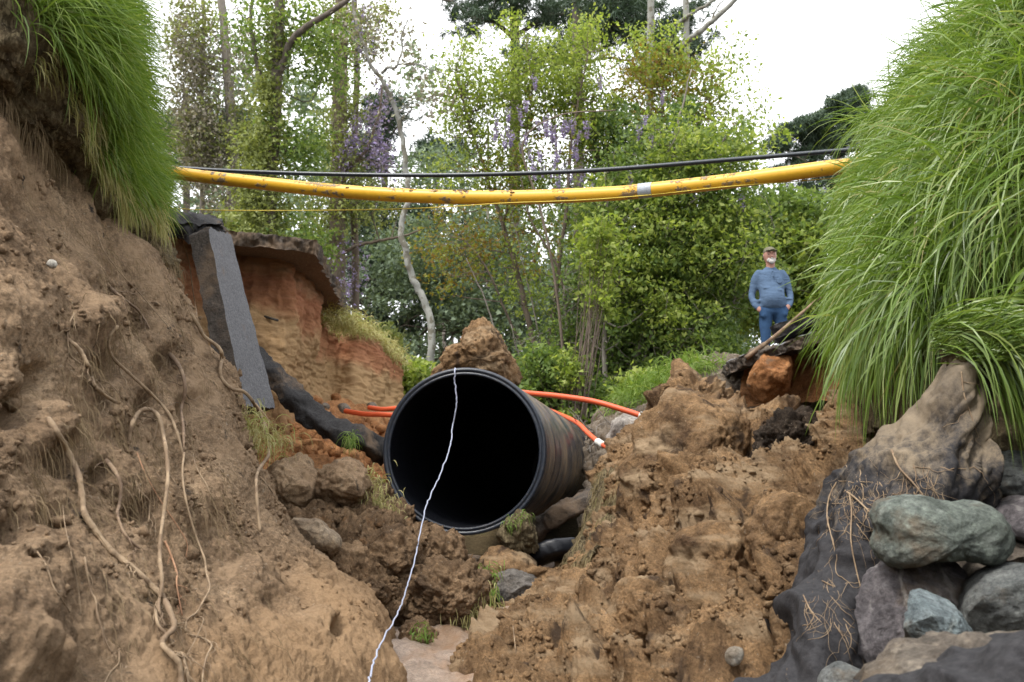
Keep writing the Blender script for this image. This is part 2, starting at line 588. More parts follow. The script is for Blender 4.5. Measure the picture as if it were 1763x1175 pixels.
# ------------------------------------------------------------ soil banks
def d_bank(p):
    s = p.copy()
    s[:, 0] = p[:, 0] * 1.0 + p[:, 2] * 0.55
    s[:, 2] = p[:, 2] * 0.45
    s[:, 1] = p[:, 1] * 0.8
    l = lumps(p, 7)
    return (0.10 * fbm(p, 1.3, 3) + 0.05 * ridge(s, 2.6, 3, 0.42) - 0.03 + 0.018 * fbm(s, 9, 5, 0.6, 5) * np.clip(0.7 + 2 * fbm(p, 1.4, 2, off=27), 0.25, 1.6)
            + 0.020 * l * np.clip(0.3 + 2 * fbm(p, 1.1, 2, off=7), 0, 1) + 0.010 * fbm(p, 45, 2, 0.7))
LB = [
    [(-2100, -1900, 1.9), (-2000, -1400, 1.5), (-1850, -700, 1.3), (-1600, 300, 1.2), (-1250, 1400, 1.1), (-900, 3200, 0.85)],
    [(-420, -300, 6.2), (-420, -60, 4.3), (-420, 250, 3.7), (-420, 600, 2.9), (-420, 1000, 2.2), (-420, 1500, 1.5)],
    [(-220, -160, 6.4), (-220, 60, 4.3), (-220, 350, 3.6), (-220, 680, 2.9), (-220, 1000, 2.3), (-220, 1500, 1.6)],
    [(0, 60, 6.2), (0, 170, 4.3), (0, 420, 3.7), (0, 680, 3.1), (0, 950, 2.6), (0, 1420, 1.9)],
    [(95, 190, 6.2), (95, 285, 4.7), (110, 500, 4.0), (130, 720, 3.5), (150, 960, 3.0), (170, 1420, 2.2)],
    [(185, 330, 6.5), (185, 400, 5.2), (210, 580, 4.5), (250, 760, 3.9), (280, 980, 3.4), (310, 1420, 2.4)],
    [(272, 440, 6.6), (272, 470, 5.6), (308, 620, 4.9), (350, 800, 4.3), (400, 1000, 3.7), (440, 1420, 2.6)],
    [(325, 556, 7.0), (325, 580, 5.9), (372, 700, 5.4), (430, 850, 4.8), (510, 1010, 4.2), (590, 1420, 2.9)],
    [(392, 672, 7.0), (392, 690, 6.2), (428, 785, 5.8), (490, 890, 5.3), (615, 1040, 4.6), (730, 1420, 3.2)],
    [(405, 700, 8.0), (405, 718, 7.2), (445, 812, 6.9), (490, 910, 6.5), (640, 1065, 5.3), (770, 1470, 3.4)],
    [(365, 690, 9.4), (370, 712, 8.4), (420, 832, 8.0), (480, 930, 7.6), (640, 1110, 5.9), (790, 1560, 3.5)],
]
LB_O, LB_B, LB_G, LB_N = patch('eroded_bank', LB, 420, 370, d_bank, M['bank'],
    dents=[(48, 690, 26, .22), (75, 640, 18, .12), (290, 615, 17, .16), (300, 640, 14, .15), (175, 640, 22, .12), (255, 700, 22, .12),
           (135, 775, 28, .14), (190, 800, 18, .1), (30, 900, 34, .14), (60, 980, 22, .12), (110, 880, 26, .08), (255, 870, 18, .08), (240, 550, 22, .08),
           (160, 500, 20, .05), (330, 700, 20, .07), (560, 1110, 12, .12), (520, 1050, 14, .07), (395, 640, 12, .08), (100, 700, 16, -.06),
           (105, 740, 30, -.07), (150, 560, 40, -.07), (20, 1040, 60, -.08), (70, 1120, 60, -.06), (340, 860, 40, -.05), (200, 720, 20, -.05), (440, 1000, 40, -.06)])

def d_heap(p):
    l1, l2, l3 = lumps(p, 3.2), lumps(p, 10), lumps(p, 24)
    k = np.clip(0.35 + 1.8 * fbm(p, 1.2, 2, off=3), 0, 1)
    k2 = np.clip(0.4 + 1.8 * fbm(p, 2.7, 2, off=13), 0, 1)
    sl = np.stack([p[:, 0] * 0.9 - p[:, 2] * 0.75, p[:, 1] * 0.6, p[:, 2] * 0.4 + p[:, 0] * 0.25], 1)
    f1, f2 = worley(sl + 0.12 * perlin(p * 2.2)[:, None], 2.1, 5)
    g1, g2 = worley(sl + 0.06 * perlin(p * 5)[:, None], 5.0, 15)
    pl = np.minimum((f2 - f1) * 1.3, 0.35)
    return (0.15 * fbm(p, 1.1, 2) + 0.15 * ridge(sl, 1.9, 4, 0.5, 4) - 0.24 + 0.36 * pl + 0.12 * np.minimum(g2 - g1, 0.3) + 0.05 * l1 * k + 0.045 * l2 * k2 + 0.028 * l3 * k2 + 0.030 * fbm(p, 8, 5, 0.72) - 0.05 * np.clip(ridge(sl, 4.5, 2, 0.5, 30) - 0.9, 0, 1))
RB = [
    [(1060, 880, 10.8), (1080, 830, 10.0), (1130, 760, 10.2), (1190, 740, 10.2), (1270, 790, 9.4), (1350, 800, 9.0), (1430, 800, 8.6), (1540, 600, 8.4)],
    [(1056, 860, 9.4), (1076, 800, 8.6), (1125, 715, 8.5), (1182, 656, 8.2), (1262, 700, 8.0), (1340, 716, 7.6), (1420, 712, 7.0), (1540, 560, 6.4)],
    [(1036, 915, 8.5), (1066, 860, 7.7), (1105, 800, 7.3), (1195, 765, 6.9), (1290, 790, 6.7), (1360, 790, 6.4), (1430, 780, 5.9), (1545, 680, 5.2)],
    [(1000, 970, 8.1), (1030, 915, 7.4), (1080, 905, 6.9), (1180, 880, 6.2), (1280, 860, 5.8), (1370, 820, 5.4), (1450, 790, 5.0), (1560, 790, 4.5)],
    [(915, 1050, 7.4), (950, 1000, 6.8), (1010, 985, 6.2), (1110, 980, 5.5), (1230, 960, 5.0), (1330, 940, 4.7), (1420, 900, 4.5), (1570, 900, 4.1)],
    [(840, 1130, 6.4), (870, 1075, 5.9), (950, 1070, 5.2), (1060, 1080, 4.7), (1180, 1070, 4.3), (1290, 1060, 4.1), (1400, 1040, 3.9), (1580, 1020, 3.7)],
    [(725, 1250, 5.2), (755, 1180, 4.8), (880, 1180, 4.3), (1010, 1190, 3.9), (1150, 1190, 3.6), (1290, 1190, 3.5), (1410, 1190, 3.35), (1600, 1190, 3.2)],
    [(540, 1530, 3.9), (600, 1450, 3.6), (760, 1450, 3.3), (950, 1450, 3.0), (1120, 1450, 2.8), (1280, 1450, 2.7), (1450, 1450, 2.7), (1640, 1450, 2.6)],
]
RB_O, RB_B, RB_G, RB_N = patch('soil_slope', RB, 410, 380, d_heap, M['heap'],
    dents=[(1290, 800, 34, .26), (1305, 890, 26, .2), (1270, 965, 16, .2), (1160, 930, 26, .12), (1090, 1075, 22, .18), (1215, 1030, 14, .16), (1400, 860, 26, .12), (1300, 700, 36, .10), (1255, 805, 20, .10), (1175, 700, 34, -.16), (1150, 800, 40, -.12), (1350, 760, 34, -.10), (1340, 690, 30, -.10),
           (1060, 1020, 18, .22), (1045, 1000, 14, .1), (1120, 1020, 10, .1), (1180, 1000, 22, -.08), (960, 1060, 26, .08), (1000, 1130, 30, -.09), (1100, 940, 14, .08),
           (1245, 940, 12, .08), (1260, 900, 30, -.10), (1310, 1010, 16, .06), (1010, 1075, 12, .15), (1330, 1130, 16, .12), (1220, 1100, 36, -.08), (1245, 1000, 8, .1)])

def d_mud(p):
    return 0.04 * fbm(p, 2.0, 4) + 0.02 * ridge(p * np.array([1, 0.4, 1]), 6, 3) + 0.006 * fbm(p, 30, 3)
patch('mud_channel', [
    [(560, 930, 14), (760, 935, 14), (900, 935, 14), (1080, 930, 14)],
    [(600, 970, 9.5), (800, 975, 9.5), (900, 970, 9.5), (1050, 950, 9.5)],
    [(640, 990, 7.8), (800, 1000, 7.8), (890, 1000, 7.7), (1000, 1000, 7.6)],
    [(620, 1030, 6.8), (750, 1045, 6.7), (850, 1050, 6.6), (960, 1060, 6.3)],
    [(560, 1080, 5.6), (700, 1095, 5.6), (810, 1100, 5.5), (930, 1120, 5.2)],
    [(500, 1150, 4.6), (680, 1170, 4.5), (790, 1190, 4.4), (930, 1210, 4.3)],
    [(430, 1450, 3.0), (660, 1450, 3.0), (780, 1450, 3.0), (960, 1450, 3.0)],
], 190, 110, d_mud, M['mud'])

def d_clods(p):
    l1, l2, l3 = lumps(p, 3.6, 3), lumps(p, 9), lumps(p, 22)
    return 0.08 * fbm(p, 1.5, 3) + 0.15 * l1 + 0.07 * l2 + 0.03 * l3 - 0.13 + 0.02 * fbm(p, 30, 3, 0.65)
CH_O, CH_B, CH_G, CH_N = patch('clod_slope', [
    [(430, 820, 8.6), (520, 800, 8.6), (620, 820, 8.6), (680, 850, 8.6), (720, 890, 8.6), (780, 940, 8.6)],
    [(470, 840, 7.4), (540, 830, 7.4), (620, 850, 7.5), (675, 875, 7.6), (720, 910, 7.7), (790, 950, 7.8)],
    [(480, 870, 6.8), (560, 875, 6.7), (640, 895, 6.7), (700, 915, 6.9), (760, 945, 7.1), (825, 965, 7.3)],
    [(490, 900, 6.3), (570, 925, 6.1), (650, 945, 6.0), (720, 970, 6.2), (790, 990, 6.5), (850, 1000, 6.9)],
    [(540, 960, 6.0), (600, 990, 5.7), (660, 1030, 5.6), (720, 1055, 5.7), (790, 1045, 6.0), (845, 1030, 6.5)],
    [(590, 1010, 6.0), (630, 1055, 5.8), (680, 1085, 5.8), (735, 1105, 6.0), (800, 1080, 6.4), (850, 1060, 7.0)],
    [(600, 1050, 6.6), (650, 1080, 6.6), (700, 1100, 6.6), (750, 1110, 6.8), (810, 1090, 7.2), (860, 1060, 7.8)],
], 260, 250, d_clods, M['dark_heap'])

def d_orange(p):
    return 0.10 * fbm(p, 1.5, 3) + 0.06 * lumps(p, 6) * np.clip(0.3 + 2 * fbm(p, 1.0, 2), 0, 1) + 0.03 * fbm(p, 12, 4, 0.6)
OS_O, OS_B, OS_G, OS_N = patch('orange_clay_slope', [
    [(330, 720, 9.8), (420, 700, 9.8), (500, 690, 9.8), (570, 690, 11), (640, 705, 12.6), (680, 730, 14), (735, 790, 15)],
    [(360, 760, 9.0), (430, 750, 9.0), (500, 740, 9.1), (580, 745, 9.9), (640, 760, 10.8), (690, 780, 11.6), (740, 840, 12)],
    [(380, 800, 8.2), (440, 785, 8.2), (520, 780, 8.4), (600, 795, 8.9), (650, 820, 9.5), (690, 850, 10), (730, 900, 10.4)],
    [(400, 850, 7.5), (450, 830, 7.5), (520, 825, 7.7), (600, 845, 8.0), (660, 880, 8.4), (700, 920, 9), (740, 970, 9.4)],
    [(420, 920, 7.0), (460, 900, 7.0), (530, 900, 7.2), (600, 920, 7.5), (660, 940, 8.0), (730, 990, 8.6), (800, 1030, 9)],
], 150, 180, d_orange, M['orange'])

def d_wall(p):
    s = p * np.array([1, 1, 0.35])
    z = (p[:, 2] - 3.0)
    return 0.09 * fbm(p, 1.2, 3) + 0.05 * ridge(s, 3.0, 3) - 0.03 + 0.025 * fbm(p * np.array([1, 1, 3.0]), 6, 4, 0.6)
CW = [
    [(180, 380, 7.8), (180, 480, 7.7), (190, 620, 7.6), (200, 760, 7.4), (220, 900, 7.2)],
    [(262, 385, 8.3), (262, 480, 8.2), (262, 620, 8.0), (270, 720, 7.9), (300, 860, 7.6)],
    [(330, 405, 9.3), (325, 480, 9.2), (325, 600, 9.0), (335, 700, 8.9), (350, 850, 8.5)],
    [(410, 418, 9.6), (405, 490, 9.5), (410, 580, 9.3), (420, 680, 9.1), (430, 850, 8.7)],
    [(490, 422, 9.6), (490, 490, 9.5), (492, 580, 9.3), (485, 680, 9.1), (500, 850, 8.8)],
    [(528, 452, 10.2), (526, 510, 10.1), (515, 590, 9.9), (505, 680, 9.6), (520, 850, 9.0)],
    [(546, 506, 11.5), (543, 545, 11.3), (528, 610, 11.0), (515, 680, 10.6), (545, 830, 9.6)],
    [(574, 560, 12.8), (573, 585, 12.6), (563, 635, 12.3), (555, 700, 11.8), (580, 820, 10.5)],
    [(630, 572, 13.0), (628, 600, 12.8), (620, 650, 12.4), (615, 710, 12.0), (625, 820, 11)],
    [(668, 600, 14.0), (666, 625, 13.7), (662, 660, 13.3), (660, 720, 12.8), (665, 830, 12)],
    [(690, 625, 15.5), (690, 650, 15.3), (692, 690, 15.0), (695, 740, 14.5), (700, 830, 13.5)],
    [(640, 645, 18.5), (640, 670, 18.5), (650, 700, 18.5), (655, 760, 18), (660, 830, 17.5)],
]
CW_O, CW_B, CW_G, CW_N = patch('clay_wall', CW, 290, 160, d_wall, M['strata'])

# far right bank below the road slab, soft grey rubble and a grassy lip
FR_O, FR_B, FR_G, FR_N = patch('rubble_bank', [
    [(1000, 760, 13.0), (1070, 700, 12.5), (1120, 668, 12.2), (1180, 640, 12.0), (1260, 632, 11.6), (1400, 590, 11.2)],
    [(1010, 800, 11.4), (1060, 735, 11.2), (1100, 705, 11.1), (1170, 680, 11.0), (1260, 660, 10.8), (1400, 620, 10.5)],
    [(1020, 850, 10.4), (1060, 800, 10.3), (1110, 760, 10.2), (1180, 740, 10.2), (1260, 720, 10), (1400, 680, 9.8)],
    [(1000, 920, 9.4), (1060, 900, 9.3), (1120, 860, 9.2), (1180, 840, 9.1), (1260, 800, 9), (1400, 780, 8.8)],
], 90, 120, lambda p: 0.12 * fbm(p, 2, 4) + 0.12 * lumps(p, 3.5) + 0.04 * lumps(p, 9),
    soil('grey_rubble_soil', [(0.3, (0.10, 0.08, 0.062)), (0.5, (0.20, 0.165, 0.13)), (0.7, (0.30, 0.26, 0.21))], 3.5, 0.012, streak=((20, 20, 2), (0, 0, 0), (0.12, 0.085, 0.055))))

# ------------------------------------------------------------ turf lips (soil faces the grass grows from)
def d_turf(p):
    s = p * np.array([1, 1, 0.4])
    return 0.07 * fbm(p, 2, 3) + 0.04 * ridge(s, 8, 3, 0.6) + 0.015 * fbm(s, 40, 2, 0.7)
LT_O, LT_B, LT_G, LT_N = patch('turf_lip', [
    [(-400, -60, 4.3), (-420, -250, 4.0), (-300, -420, 4.6), (-150, -650, 7)],
    [(-210, 60, 4.2), (-200, -80, 4.0), (-120, -280, 4.6), (50, -500, 7)],
    [(-10, 175, 4.3), (20, 60, 4.1), (90, -120, 4.7), (180, -300, 7)],
    [(75, 265, 4.7), (85, 130, 4.4), (150, 0, 5.0), (170, -180, 7.5)],
    [(130, 350, 5.1), (130, 220, 4.8), (168, 90, 5.4), (180, -80, 8)],
    [(180, 425, 5.3), (165, 300, 5.1), (180, 180, 5.8), (190, 30, 8.4)],
    [(225, 425, 5.6), (195, 340, 5.5), (205, 250, 6.3), (210, 140, 8.8)],
    [(280, 455, 5.8), (240, 375, 6.0), (232, 305, 7.0), (225, 240, 9.4)],
    [(300, 485, 7.0), (268, 400, 7.4), (250, 345, 8.2), (230, 310, 10.5)],
], 160, 100, d_turf, M['turf'])
RT_O, RT_B, RT_G, RT_N = patch('grass_bank', [
    [(1560, 330, 9.5), (1530, 420, 9.0), (1500, 540, 8.0), (1500, 640, 7.4), (1530, 800, 6.6)],
    [(1525, 250, 7.4), (1470, 350, 7.0), (1472, 470, 6.5), (1496, 610, 5.9), (1510, 760, 5.3)],
    [(1640, 125, 6.2), (1570, 260, 5.8), (1545, 420, 5.4), (1555, 600, 5.0), (1560, 740, 4.7)],
    [(1735, 40, 5.6), (1660, 200, 5.1), (1630, 400, 4.7), (1630, 580, 4.4), (1640, 740, 4.2)],
    [(1830, -30, 5.0), (1765, 180, 4.5), (1750, 400, 4.15), (1750, 600, 4.0), (1750, 780, 3.9)],
    [(1950, -120, 4.6), (1920, 150, 4.1), (1900, 400, 3.7), (1900, 650, 3.6), (1900, 850, 3.5)],
    [(2200, -200, 4.2), (2150, 150, 3.6), (2150, 400, 3.3), (2150, 650, 3.1), (2150, 900, 3.0)],
    [(3700, -1000, 2.0), (3500, -200, 1.8), (3300, 500, 1.6), (3200, 1000, 1.5), (3100, 1900, 1.4)],
], 170, 110, d_turf, M['turf'])
patch('bank_crown', [
    [(1560, 330, 9.5), (1525, 250, 7.4), (1640, 125, 6.2), (1735, 40, 5.6), (1830, -30, 5.0), (1950, -120, 4.6), (2200, -200, 4.2)],
    [(1700, 280, 10.5), (1700, 190, 8.4), (1800, 40, 7.4), (1900, -60, 6.8), (2050, -160, 6.2), (2250, -260, 5.8), (2600, -380, 5.2)],
    [(2000, 300, 11.5), (2100, 190, 9.4), (2200, 40, 8.4), (2400, -60, 7.8), (2600, -160, 7.2), (2900, -260, 6.8), (3300, -380, 6.2)],
], 40, 120, d_turf, M['turf'], face_to=np.array([0, 0, 30.0]))

# ------------------------------------------------------------ grass
def blades(name, root, dr, L, w, droop, mat, seg=7, curl=0.15, seed=1, kind='stuff', parent=None, wmin=0.0):
    r = np.random.default_rng(seed)
    n = len(root)
    dr = dr / (np.linalg.norm(dr, axis=1)[:, None] + 1e-9)
    t = np.linspace(0, 1, seg)
    side0 = r.normal(size=(n, 3)) * curl
    p = np.zeros((n, seg, 3))
    p[:, 0] = root
    cur = dr.copy()
    st = (L / (seg - 1))[:, None]
    for i in range(1, seg):
        cur = cur + np.array([0, 0, -1.0]) * (droop * (0.5 + t[i]) * 1.6 / (seg - 1) * 2)[:, None] + side0 * (1.6 / (seg - 1))
        cur = cur / (np.linalg.norm(cur, axis=1)[:, None] + 1e-9)
        p[:, i] = p[:, i - 1] + cur * st
    view = p[:, seg // 2] - CAM
    view /= np.linalg.norm(view, axis=1)[:, None]
    rv = r.normal(size=(n, 3)) * 0.6 + view
    tan = p[:, -1] - p[:, 0]
    s = np.cross(tan, rv)
    s /= np.linalg.norm(s, axis=1)[:, None] + 1e-9
    tw = r.normal(size=(n, 1)) * 0.5
    prof = np.minimum(1, 0.55 + 2.2 * t) * (1 - t ** 2.2) + wmin
    sd_ = s[:, None] * (w[:, None] * prof[None])[:, :, None] * 0.5
    V = np.stack([p - sd_, p + sd_], 2).reshape(-1, 3)
    b = (np.arange(n) * seg * 2)[:, None] + np.arange(seg - 1)[None] * 2
    b = b.ravel()
    f = np.stack([b, b + 1, b + 3, b + 2], 1)
    rnd = np.repeat(np.clip(r.normal(0.5, 0.2, n), 0, 1), seg * 2)
    if parent is not None:
        return part(name, V, f, mat, parent, attrs={'rnd': rnd})
    o = mesh_np(name, V, f, mat, attrs={'rnd': rnd})
    return tag(o, kind=kind)

def scatter(G, N, u0, u1, v0, v1, n, seed, clump=0, sp=0.010):
    r = np.random.default_rng(seed)
    nu, nv = G.shape[:2]
    if clump:
        k = max(1, n // clump)
        cu, cv = r.uniform(u0, u1, k), r.uniform(v0, v1, k)
        j = r.integers(0, k, n)
        u = np.clip(cu[j] + r.normal(0, sp, n), 0, 1)
        v = np.clip(cv[j] + r.normal(0, sp * 1.2, n), 0, 1)
        cl = r.normal(size=(k, 3))[j]
    else:
        u, v = r.uniform(u0, u1, n), r.uniform(v0, v1, n)
        cl = r.normal(size=(n, 3))
    i, j2 = (u * (nu - 1)).astype(int), (v * (nv - 1)).astype(int)
    return G[i, j2], N[i, j2], cl, r

M['grass'] = leafmat('green_grass', [(0.06, 0.11, 0.02), (0.12, 0.20, 0.035), (0.19, 0.275, 0.055), (0.32, 0.37, 0.13)], 0.36, 0.36, 0.5)
M['grass_fine'] = leafmat('fine_green_grass', [(0.06, 0.11, 0.018), (0.11, 0.185, 0.03), (0.17, 0.25, 0.05), (0.31, 0.35, 0.13)], 0.4, 0.5, 0.25)
M['straw'] = leafmat('dry_straw', [(0.18, 0.15, 0.06), (0.30, 0.27, 0.11), (0.40, 0.37, 0.18), (0.26, 0.33, 0.10)], 0.3, 0.6, 0.2)
M['hair'] = leafmat('root_fibre', [(0.10, 0.07, 0.04), (0.20, 0.145, 0.085), (0.30, 0.23, 0.14)], 0.1, 0.8, 0.1)

# right bank: long arching blades
for k, (u0, u1, v0, v1, n, Lm, dp, sd_) in enumerate([
        (0.17, 0.85, 0.0, 0.32, 9800, 0.52, 0.75, 21), (0.146, 0.85, 0.28, 0.62, 11300, 0.56, 1.0, 22), (0.146, 0.51, 0.58, 0.74, 3000, 0.60, 1.1, 23)]):
    R_, N_, cl, r = scatter(RT_G, RT_N, u0, u1, v0, v1, n, sd_, 26, 0.013)
    dr = N_ * 0.6 + np.array([-0.15, -0.1, 0.75]) + cl * 0.62 + r.normal(size=(n, 3)) * 0.34
    ex = (R_ - CAM) @ RT / ((R_ - CAM) @ FW) * F + 881.5
    ey = 587.5 - (R_ - CAM) @ UP / ((R_ - CAM) @ FW) * F
    thin = (ex > 1700) & (ey > 400) & (ey < 590) & (r.random(n) < 0.85)
    L = Lm * r.uniform(0.45, 1.45, n) * np.interp((R_ - CAM) @ FW, [4.4, 6.5], [1.0, 0.30])
    w = r.uniform(0.006, 0.0155, n)
    if k == 0:
        R0 = [(R_, dr, L, w, dp * r.uniform(0.4, 1.6, n))]
    else:
        R0.append((R_, dr, L, w, dp * r.uniform(0.4, 1.6, n)))
    R0[-1] = tuple(a[~thin] for a in R0[-1])
gr = [np.concatenate(x) for x in zip(*R0)]
kp = np.random.default_rng(32).random(len(gr[0]))
dead = kp < 0.07
o = blades('dead_grass', gr[0][dead], gr[1][dead] + RNG.normal(size=(int(dead.sum()), 3)) * 0.4, gr[2][dead] * 0.9, gr[3][dead] * 0.6, gr[4][dead], M['straw'], seg=8, curl=0.5, seed=33)
tag(o, 'dead straw-coloured blades mixed into the right bank grass', 'grass')
gr = [a[(kp > 0.07) & (kp < 0.95)] for a in gr]
o = blades('long_grass', *gr, M['grass'], seg=7, curl=0.32, seed=31)
tag(o, 'long bright green grass hanging over the right bank edge', 'grass')
# the crest against the sky
R_, N_, cl, r = scatter(RT_G, RT_N, 0.17, 0.80, 0.0, 0.06, 2600, 24, 8)
dr = np.array([-0.5, 0, 0.9]) + cl * 0.5 + r.normal(size=(2600, 3)) * 0.2
o = blades('crest_grass', R_, dr, r.uniform(0.25, 0.65, 2600), r.uniform(0.005, 0.009, 2600), r.uniform(0.4, 1.0, 2600), M['grass'], seg=8, curl=0.4, seed=41)
tag(o, 'wispy grass tips along the crest of the right bank', 'grass')

# the torn tuft that sweeps down to the right below the bank
n = 1500
r = np.random.default_rng(51)
base = np.array([P(1600 + a * 130, 575 + a * 18 + b * 14, 3.75 - 0.25 * a) for a, b in zip(r.uniform(0, 1, n), r.normal(0, 1, n))])
dr = np.array([0.75, -0.25, 0.45]) + r.normal(size=(n, 3)) * 0.22
o = blades('grass_tuft', base, dr, r.uniform(0.40, 0.72, n), r.uniform(0.006, 0.010, n), r.uniform(0.8, 1.5, n), M['grass'], seg=9, curl=0.06, seed=52)
tag(o, 'combed-over tuft of grass drooping beside the black fabric', 'grass')

# left bank: fine grass streaming to the right
G1 = []
for (u0, u1, v0, v1, n, Lm, dp, sd_) in [(0.14, 0.90, 0.40, 0.80, 11500, 0.36, 0.42, 61), (0.50, 0.84, 0.30, 0.44, 2200, 0.20, 0.60, 62)]:
    R_, N_, cl, r = scatter(LT_G, LT_N, u0, u1, v0, v1, n, sd_, 24, 0.013)
    dr = N_ * 0.1 + np.array([0.95, 0.15, 0.40]) + cl * 0.45 + r.normal(size=(n, 3)) * 0.30
    G1.append((R_, dr, Lm * r.uniform(0.45, 1.4, n) * np.interp((R_ - CAM) @ FW, [4.3, 5.6, 7.5], [1.0, 0.85, 0.62]), r.uniform(0.004, 0.009, n), dp * r.uniform(0.6, 1.5, n)))
gr = [np.concatenate(x) for x in zip(*G1)]
o = blades('fine_grass', *gr, M['grass_fine'], seg=6, curl=0.32, seed=63)
tag(o, 'fine green grass streaming off the top of the left bank', 'grass')
R_, N_, cl, r = scatter(LT_G, LT_N, 0.3, 0.9, 0.27, 0.50, 5000, 64, 12)
keep = r.random(5000) < np.interp((R_ - CAM) @ FW, [4.4, 5.2], [0.12, 1.0])
kl = np.interp((R_ - CAM) @ FW, [4.4, 5.4], [0.5, 1.0])
dr = N_ * 0.3 + np.array([0.7, 0, 0.25]) + cl * 0.3 + r.normal(size=(5000, 3)) * 0.2
o = blades('dry_grass', R_[keep], dr[keep], (kl * r.uniform(0.10, 0.30, 5000))[keep], r.uniform(0.003, 0.006, 5000)[keep], r.uniform(0.8, 1.8, 5000)[keep], M['straw'], seg=5, curl=0.15, seed=65)
tag(o, 'pale dry grass fringe on the torn edge of the left turf', 'grass')
# hanging root fibres below both lips
H1 = []
for (G_, N__, u0, u1, v0, v1, n, sd_) in [(LT_G, LT_N, 0.1, 0.95, 0.0, 0.12, 1500, 71), (RT_G, RT_N, 0.09, 0.43, 0.72, 0.95, 1300, 72), (LB_G, LB_N, 0.37, 0.64, 0.25, 0.9, 2200, 73), (LB_G, LB_N, 0.32, 0.5, 0.55, 0.75, 700, 74)]:
    R_, N_, cl, r = scatter(G_, N__, u0, u1, v0, v1, n, sd_, 5)
    dr = N_ * 0.8 + cl * 0.3 + r.normal(size=(n, 3)) * 0.4
    H1.append((R_, dr, r.uniform(0.03, 0.24, n), r.uniform(0.0008, 0.0020, n), r.uniform(1.0, 2.5, n)))
gr = [np.concatenate(x) for x in zip(*H1)]
o = blades('root_fibres', *gr, M['hair'], seg=5, curl=0.25, seed=75, wmin=0.2)
tag(o, 'fine root fibres dangling from the torn soil edges', 'roots')
# grassy tops: far-left lobe and right lip
def cap_grass(name, line, n, Lr, w, mat, label, seed, spread=0.12, lean=(0.1, -0.2, 0.9), dp=(0.3, 1.2), depth=0.5):
    r = np.random.default_rng(seed)
    a = spline(PA(line), 200)
    i = r.integers(0, 200, n)
    base = a[i] + r.normal(size=(n, 3)) * np.array([spread, depth, 0.05]) + np.array([0, 0.0, -0.03])
    dr = np.array(lean) + r.normal(size=(n, 3)) * 0.45
    o = blades(name, base, dr, r.uniform(*Lr, n), r.uniform(*w, n), r.uniform(*dp, n), mat, seg=5, seed=seed + 1)
    return tag(o, label, 'grass')
cap_grass('turf_grass', [(572, 548, 12.0), (610, 562, 12.6), (650, 588, 13.5), (685, 625, 14.5)], 5200, (0.05, 0.16), (0.006, 0.012), M['straw'],
          'short yellowish turf on the orange bank behind the pavement slab', 81, 0.10, depth=0.35)
cap_grass('verge_grass', [(1080, 700, 11.6), (1120, 672, 11.6), (1165, 650, 11.6), (1210, 636, 11.6)], 5200, (0.12, 0.36), (0.008, 0.014), M['grass_fine'],
          'bright green verge grass on the far right lip above the conduits', 83, 0.12, depth=0.35)

# ------------------------------------------------------------ road remains
def slab(name, q, th, up, mats, nu=60, nv=40, amp=0.012, edge=0.03, seed=0, ef=4, **lab):
    """Broken pavement: q = four world corners of the top face; th = thickness; up = outward side of the top."""
    q = [np.asarray(x, float) for x in q]
    a, b = np.meshgrid(np.linspace(0, 1, nu), np.linspace(0, 1, nv), indexing='ij')
    a, b = a[..., None], b[..., None]
    top = (1 - a) * (1 - b) * q[0] + a * (1 - b) * q[1] + a * b * q[2] + (1 - a) * b * q[3]
    n = np.cross(q[1] - q[0], q[3] - q[0])
    n /= np.linalg.norm(n)
    if n @ np.asarray(up, float) < 0:
        n = -n
    c = sum(q) / 4
    def wob(g, k, e):
        p = g.reshape(-1, 3)
        ed = np.maximum(np.abs(a * 2 - 1), np.abs(b * 2 - 1))[..., 0].ravel() ** 8
        s = p + n * (amp * fbm(p, 5, 4, 0.6, seed + k))[:, None]
        out = p - c
        out /= np.linalg.norm(out, axis=1)[:, None] + 1e-9
        s = s + out * (ed * e * fbm(p, ef, 5, 0.65, seed + 9 + k))[:, None]
        return s.reshape(g.shape)
    T = wob(top, 0, edge)
    Bm = wob(top - n * th, 7.35, edge * 1.5)
    def loop(G):
        return np.concatenate([G[:-1, 0], G[-1, :-1], G[:0:-1, -1], G[0, :0:-1]])
    lt, lb = loop(T), loop(Bm)
    m = len(lt)
    k = 9
    S = np.stack([lt * (1 - t) + lb * t for t in np.linspace(0, 1, k)])
    out = lt - lt.mean(0)
    out /= np.linalg.norm(out, axis=1)[:, None]
    for i in range(1, k - 1):
        S[i] += out * (edge * 0.7 * fbm(S[i], 14, 4, 0.75, seed + 20) + edge * 0.5 * fbm(S[i] * np.array([1, 1, 2.5]), 6, 2, 0.5, seed + 31))[:, None]
    V = np.concatenate([T.reshape(-1, 3), Bm.reshape(-1, 3), S.reshape(-1, 3)])
    f1 = grid_faces(nu, nv)
    f2 = grid_faces(nu, nv, True) + nu * nv
    i = (np.arange(k - 1)[:, None] * m)
    j = np.arange(m)[None]
    f3 = np.stack([i + j, i + (j + 1) % m, i + m + (j + 1) % m, i + m + j], 2).reshape(-1, 4) + 2 * nu * nv
    o = mesh_np(name, V, np.concatenate([f1, f2, f3]), None)
    for mm in mats:
        o.data.materials.append(mm)
    mi = np.concatenate([np.zeros(len(f1)), np.full(len(f2), min(1, len(mats) - 1)), np.full(len(f3), len(mats) - 1)]).astype(np.int32)
    o.data.polygons.foreach_set('material_index', mi)
    tag(o, lab.get('label'), lab.get('cat'), lab.get('group'), lab.get('kind'))
    return recentre(o)

UPV = (0, 0, 1)
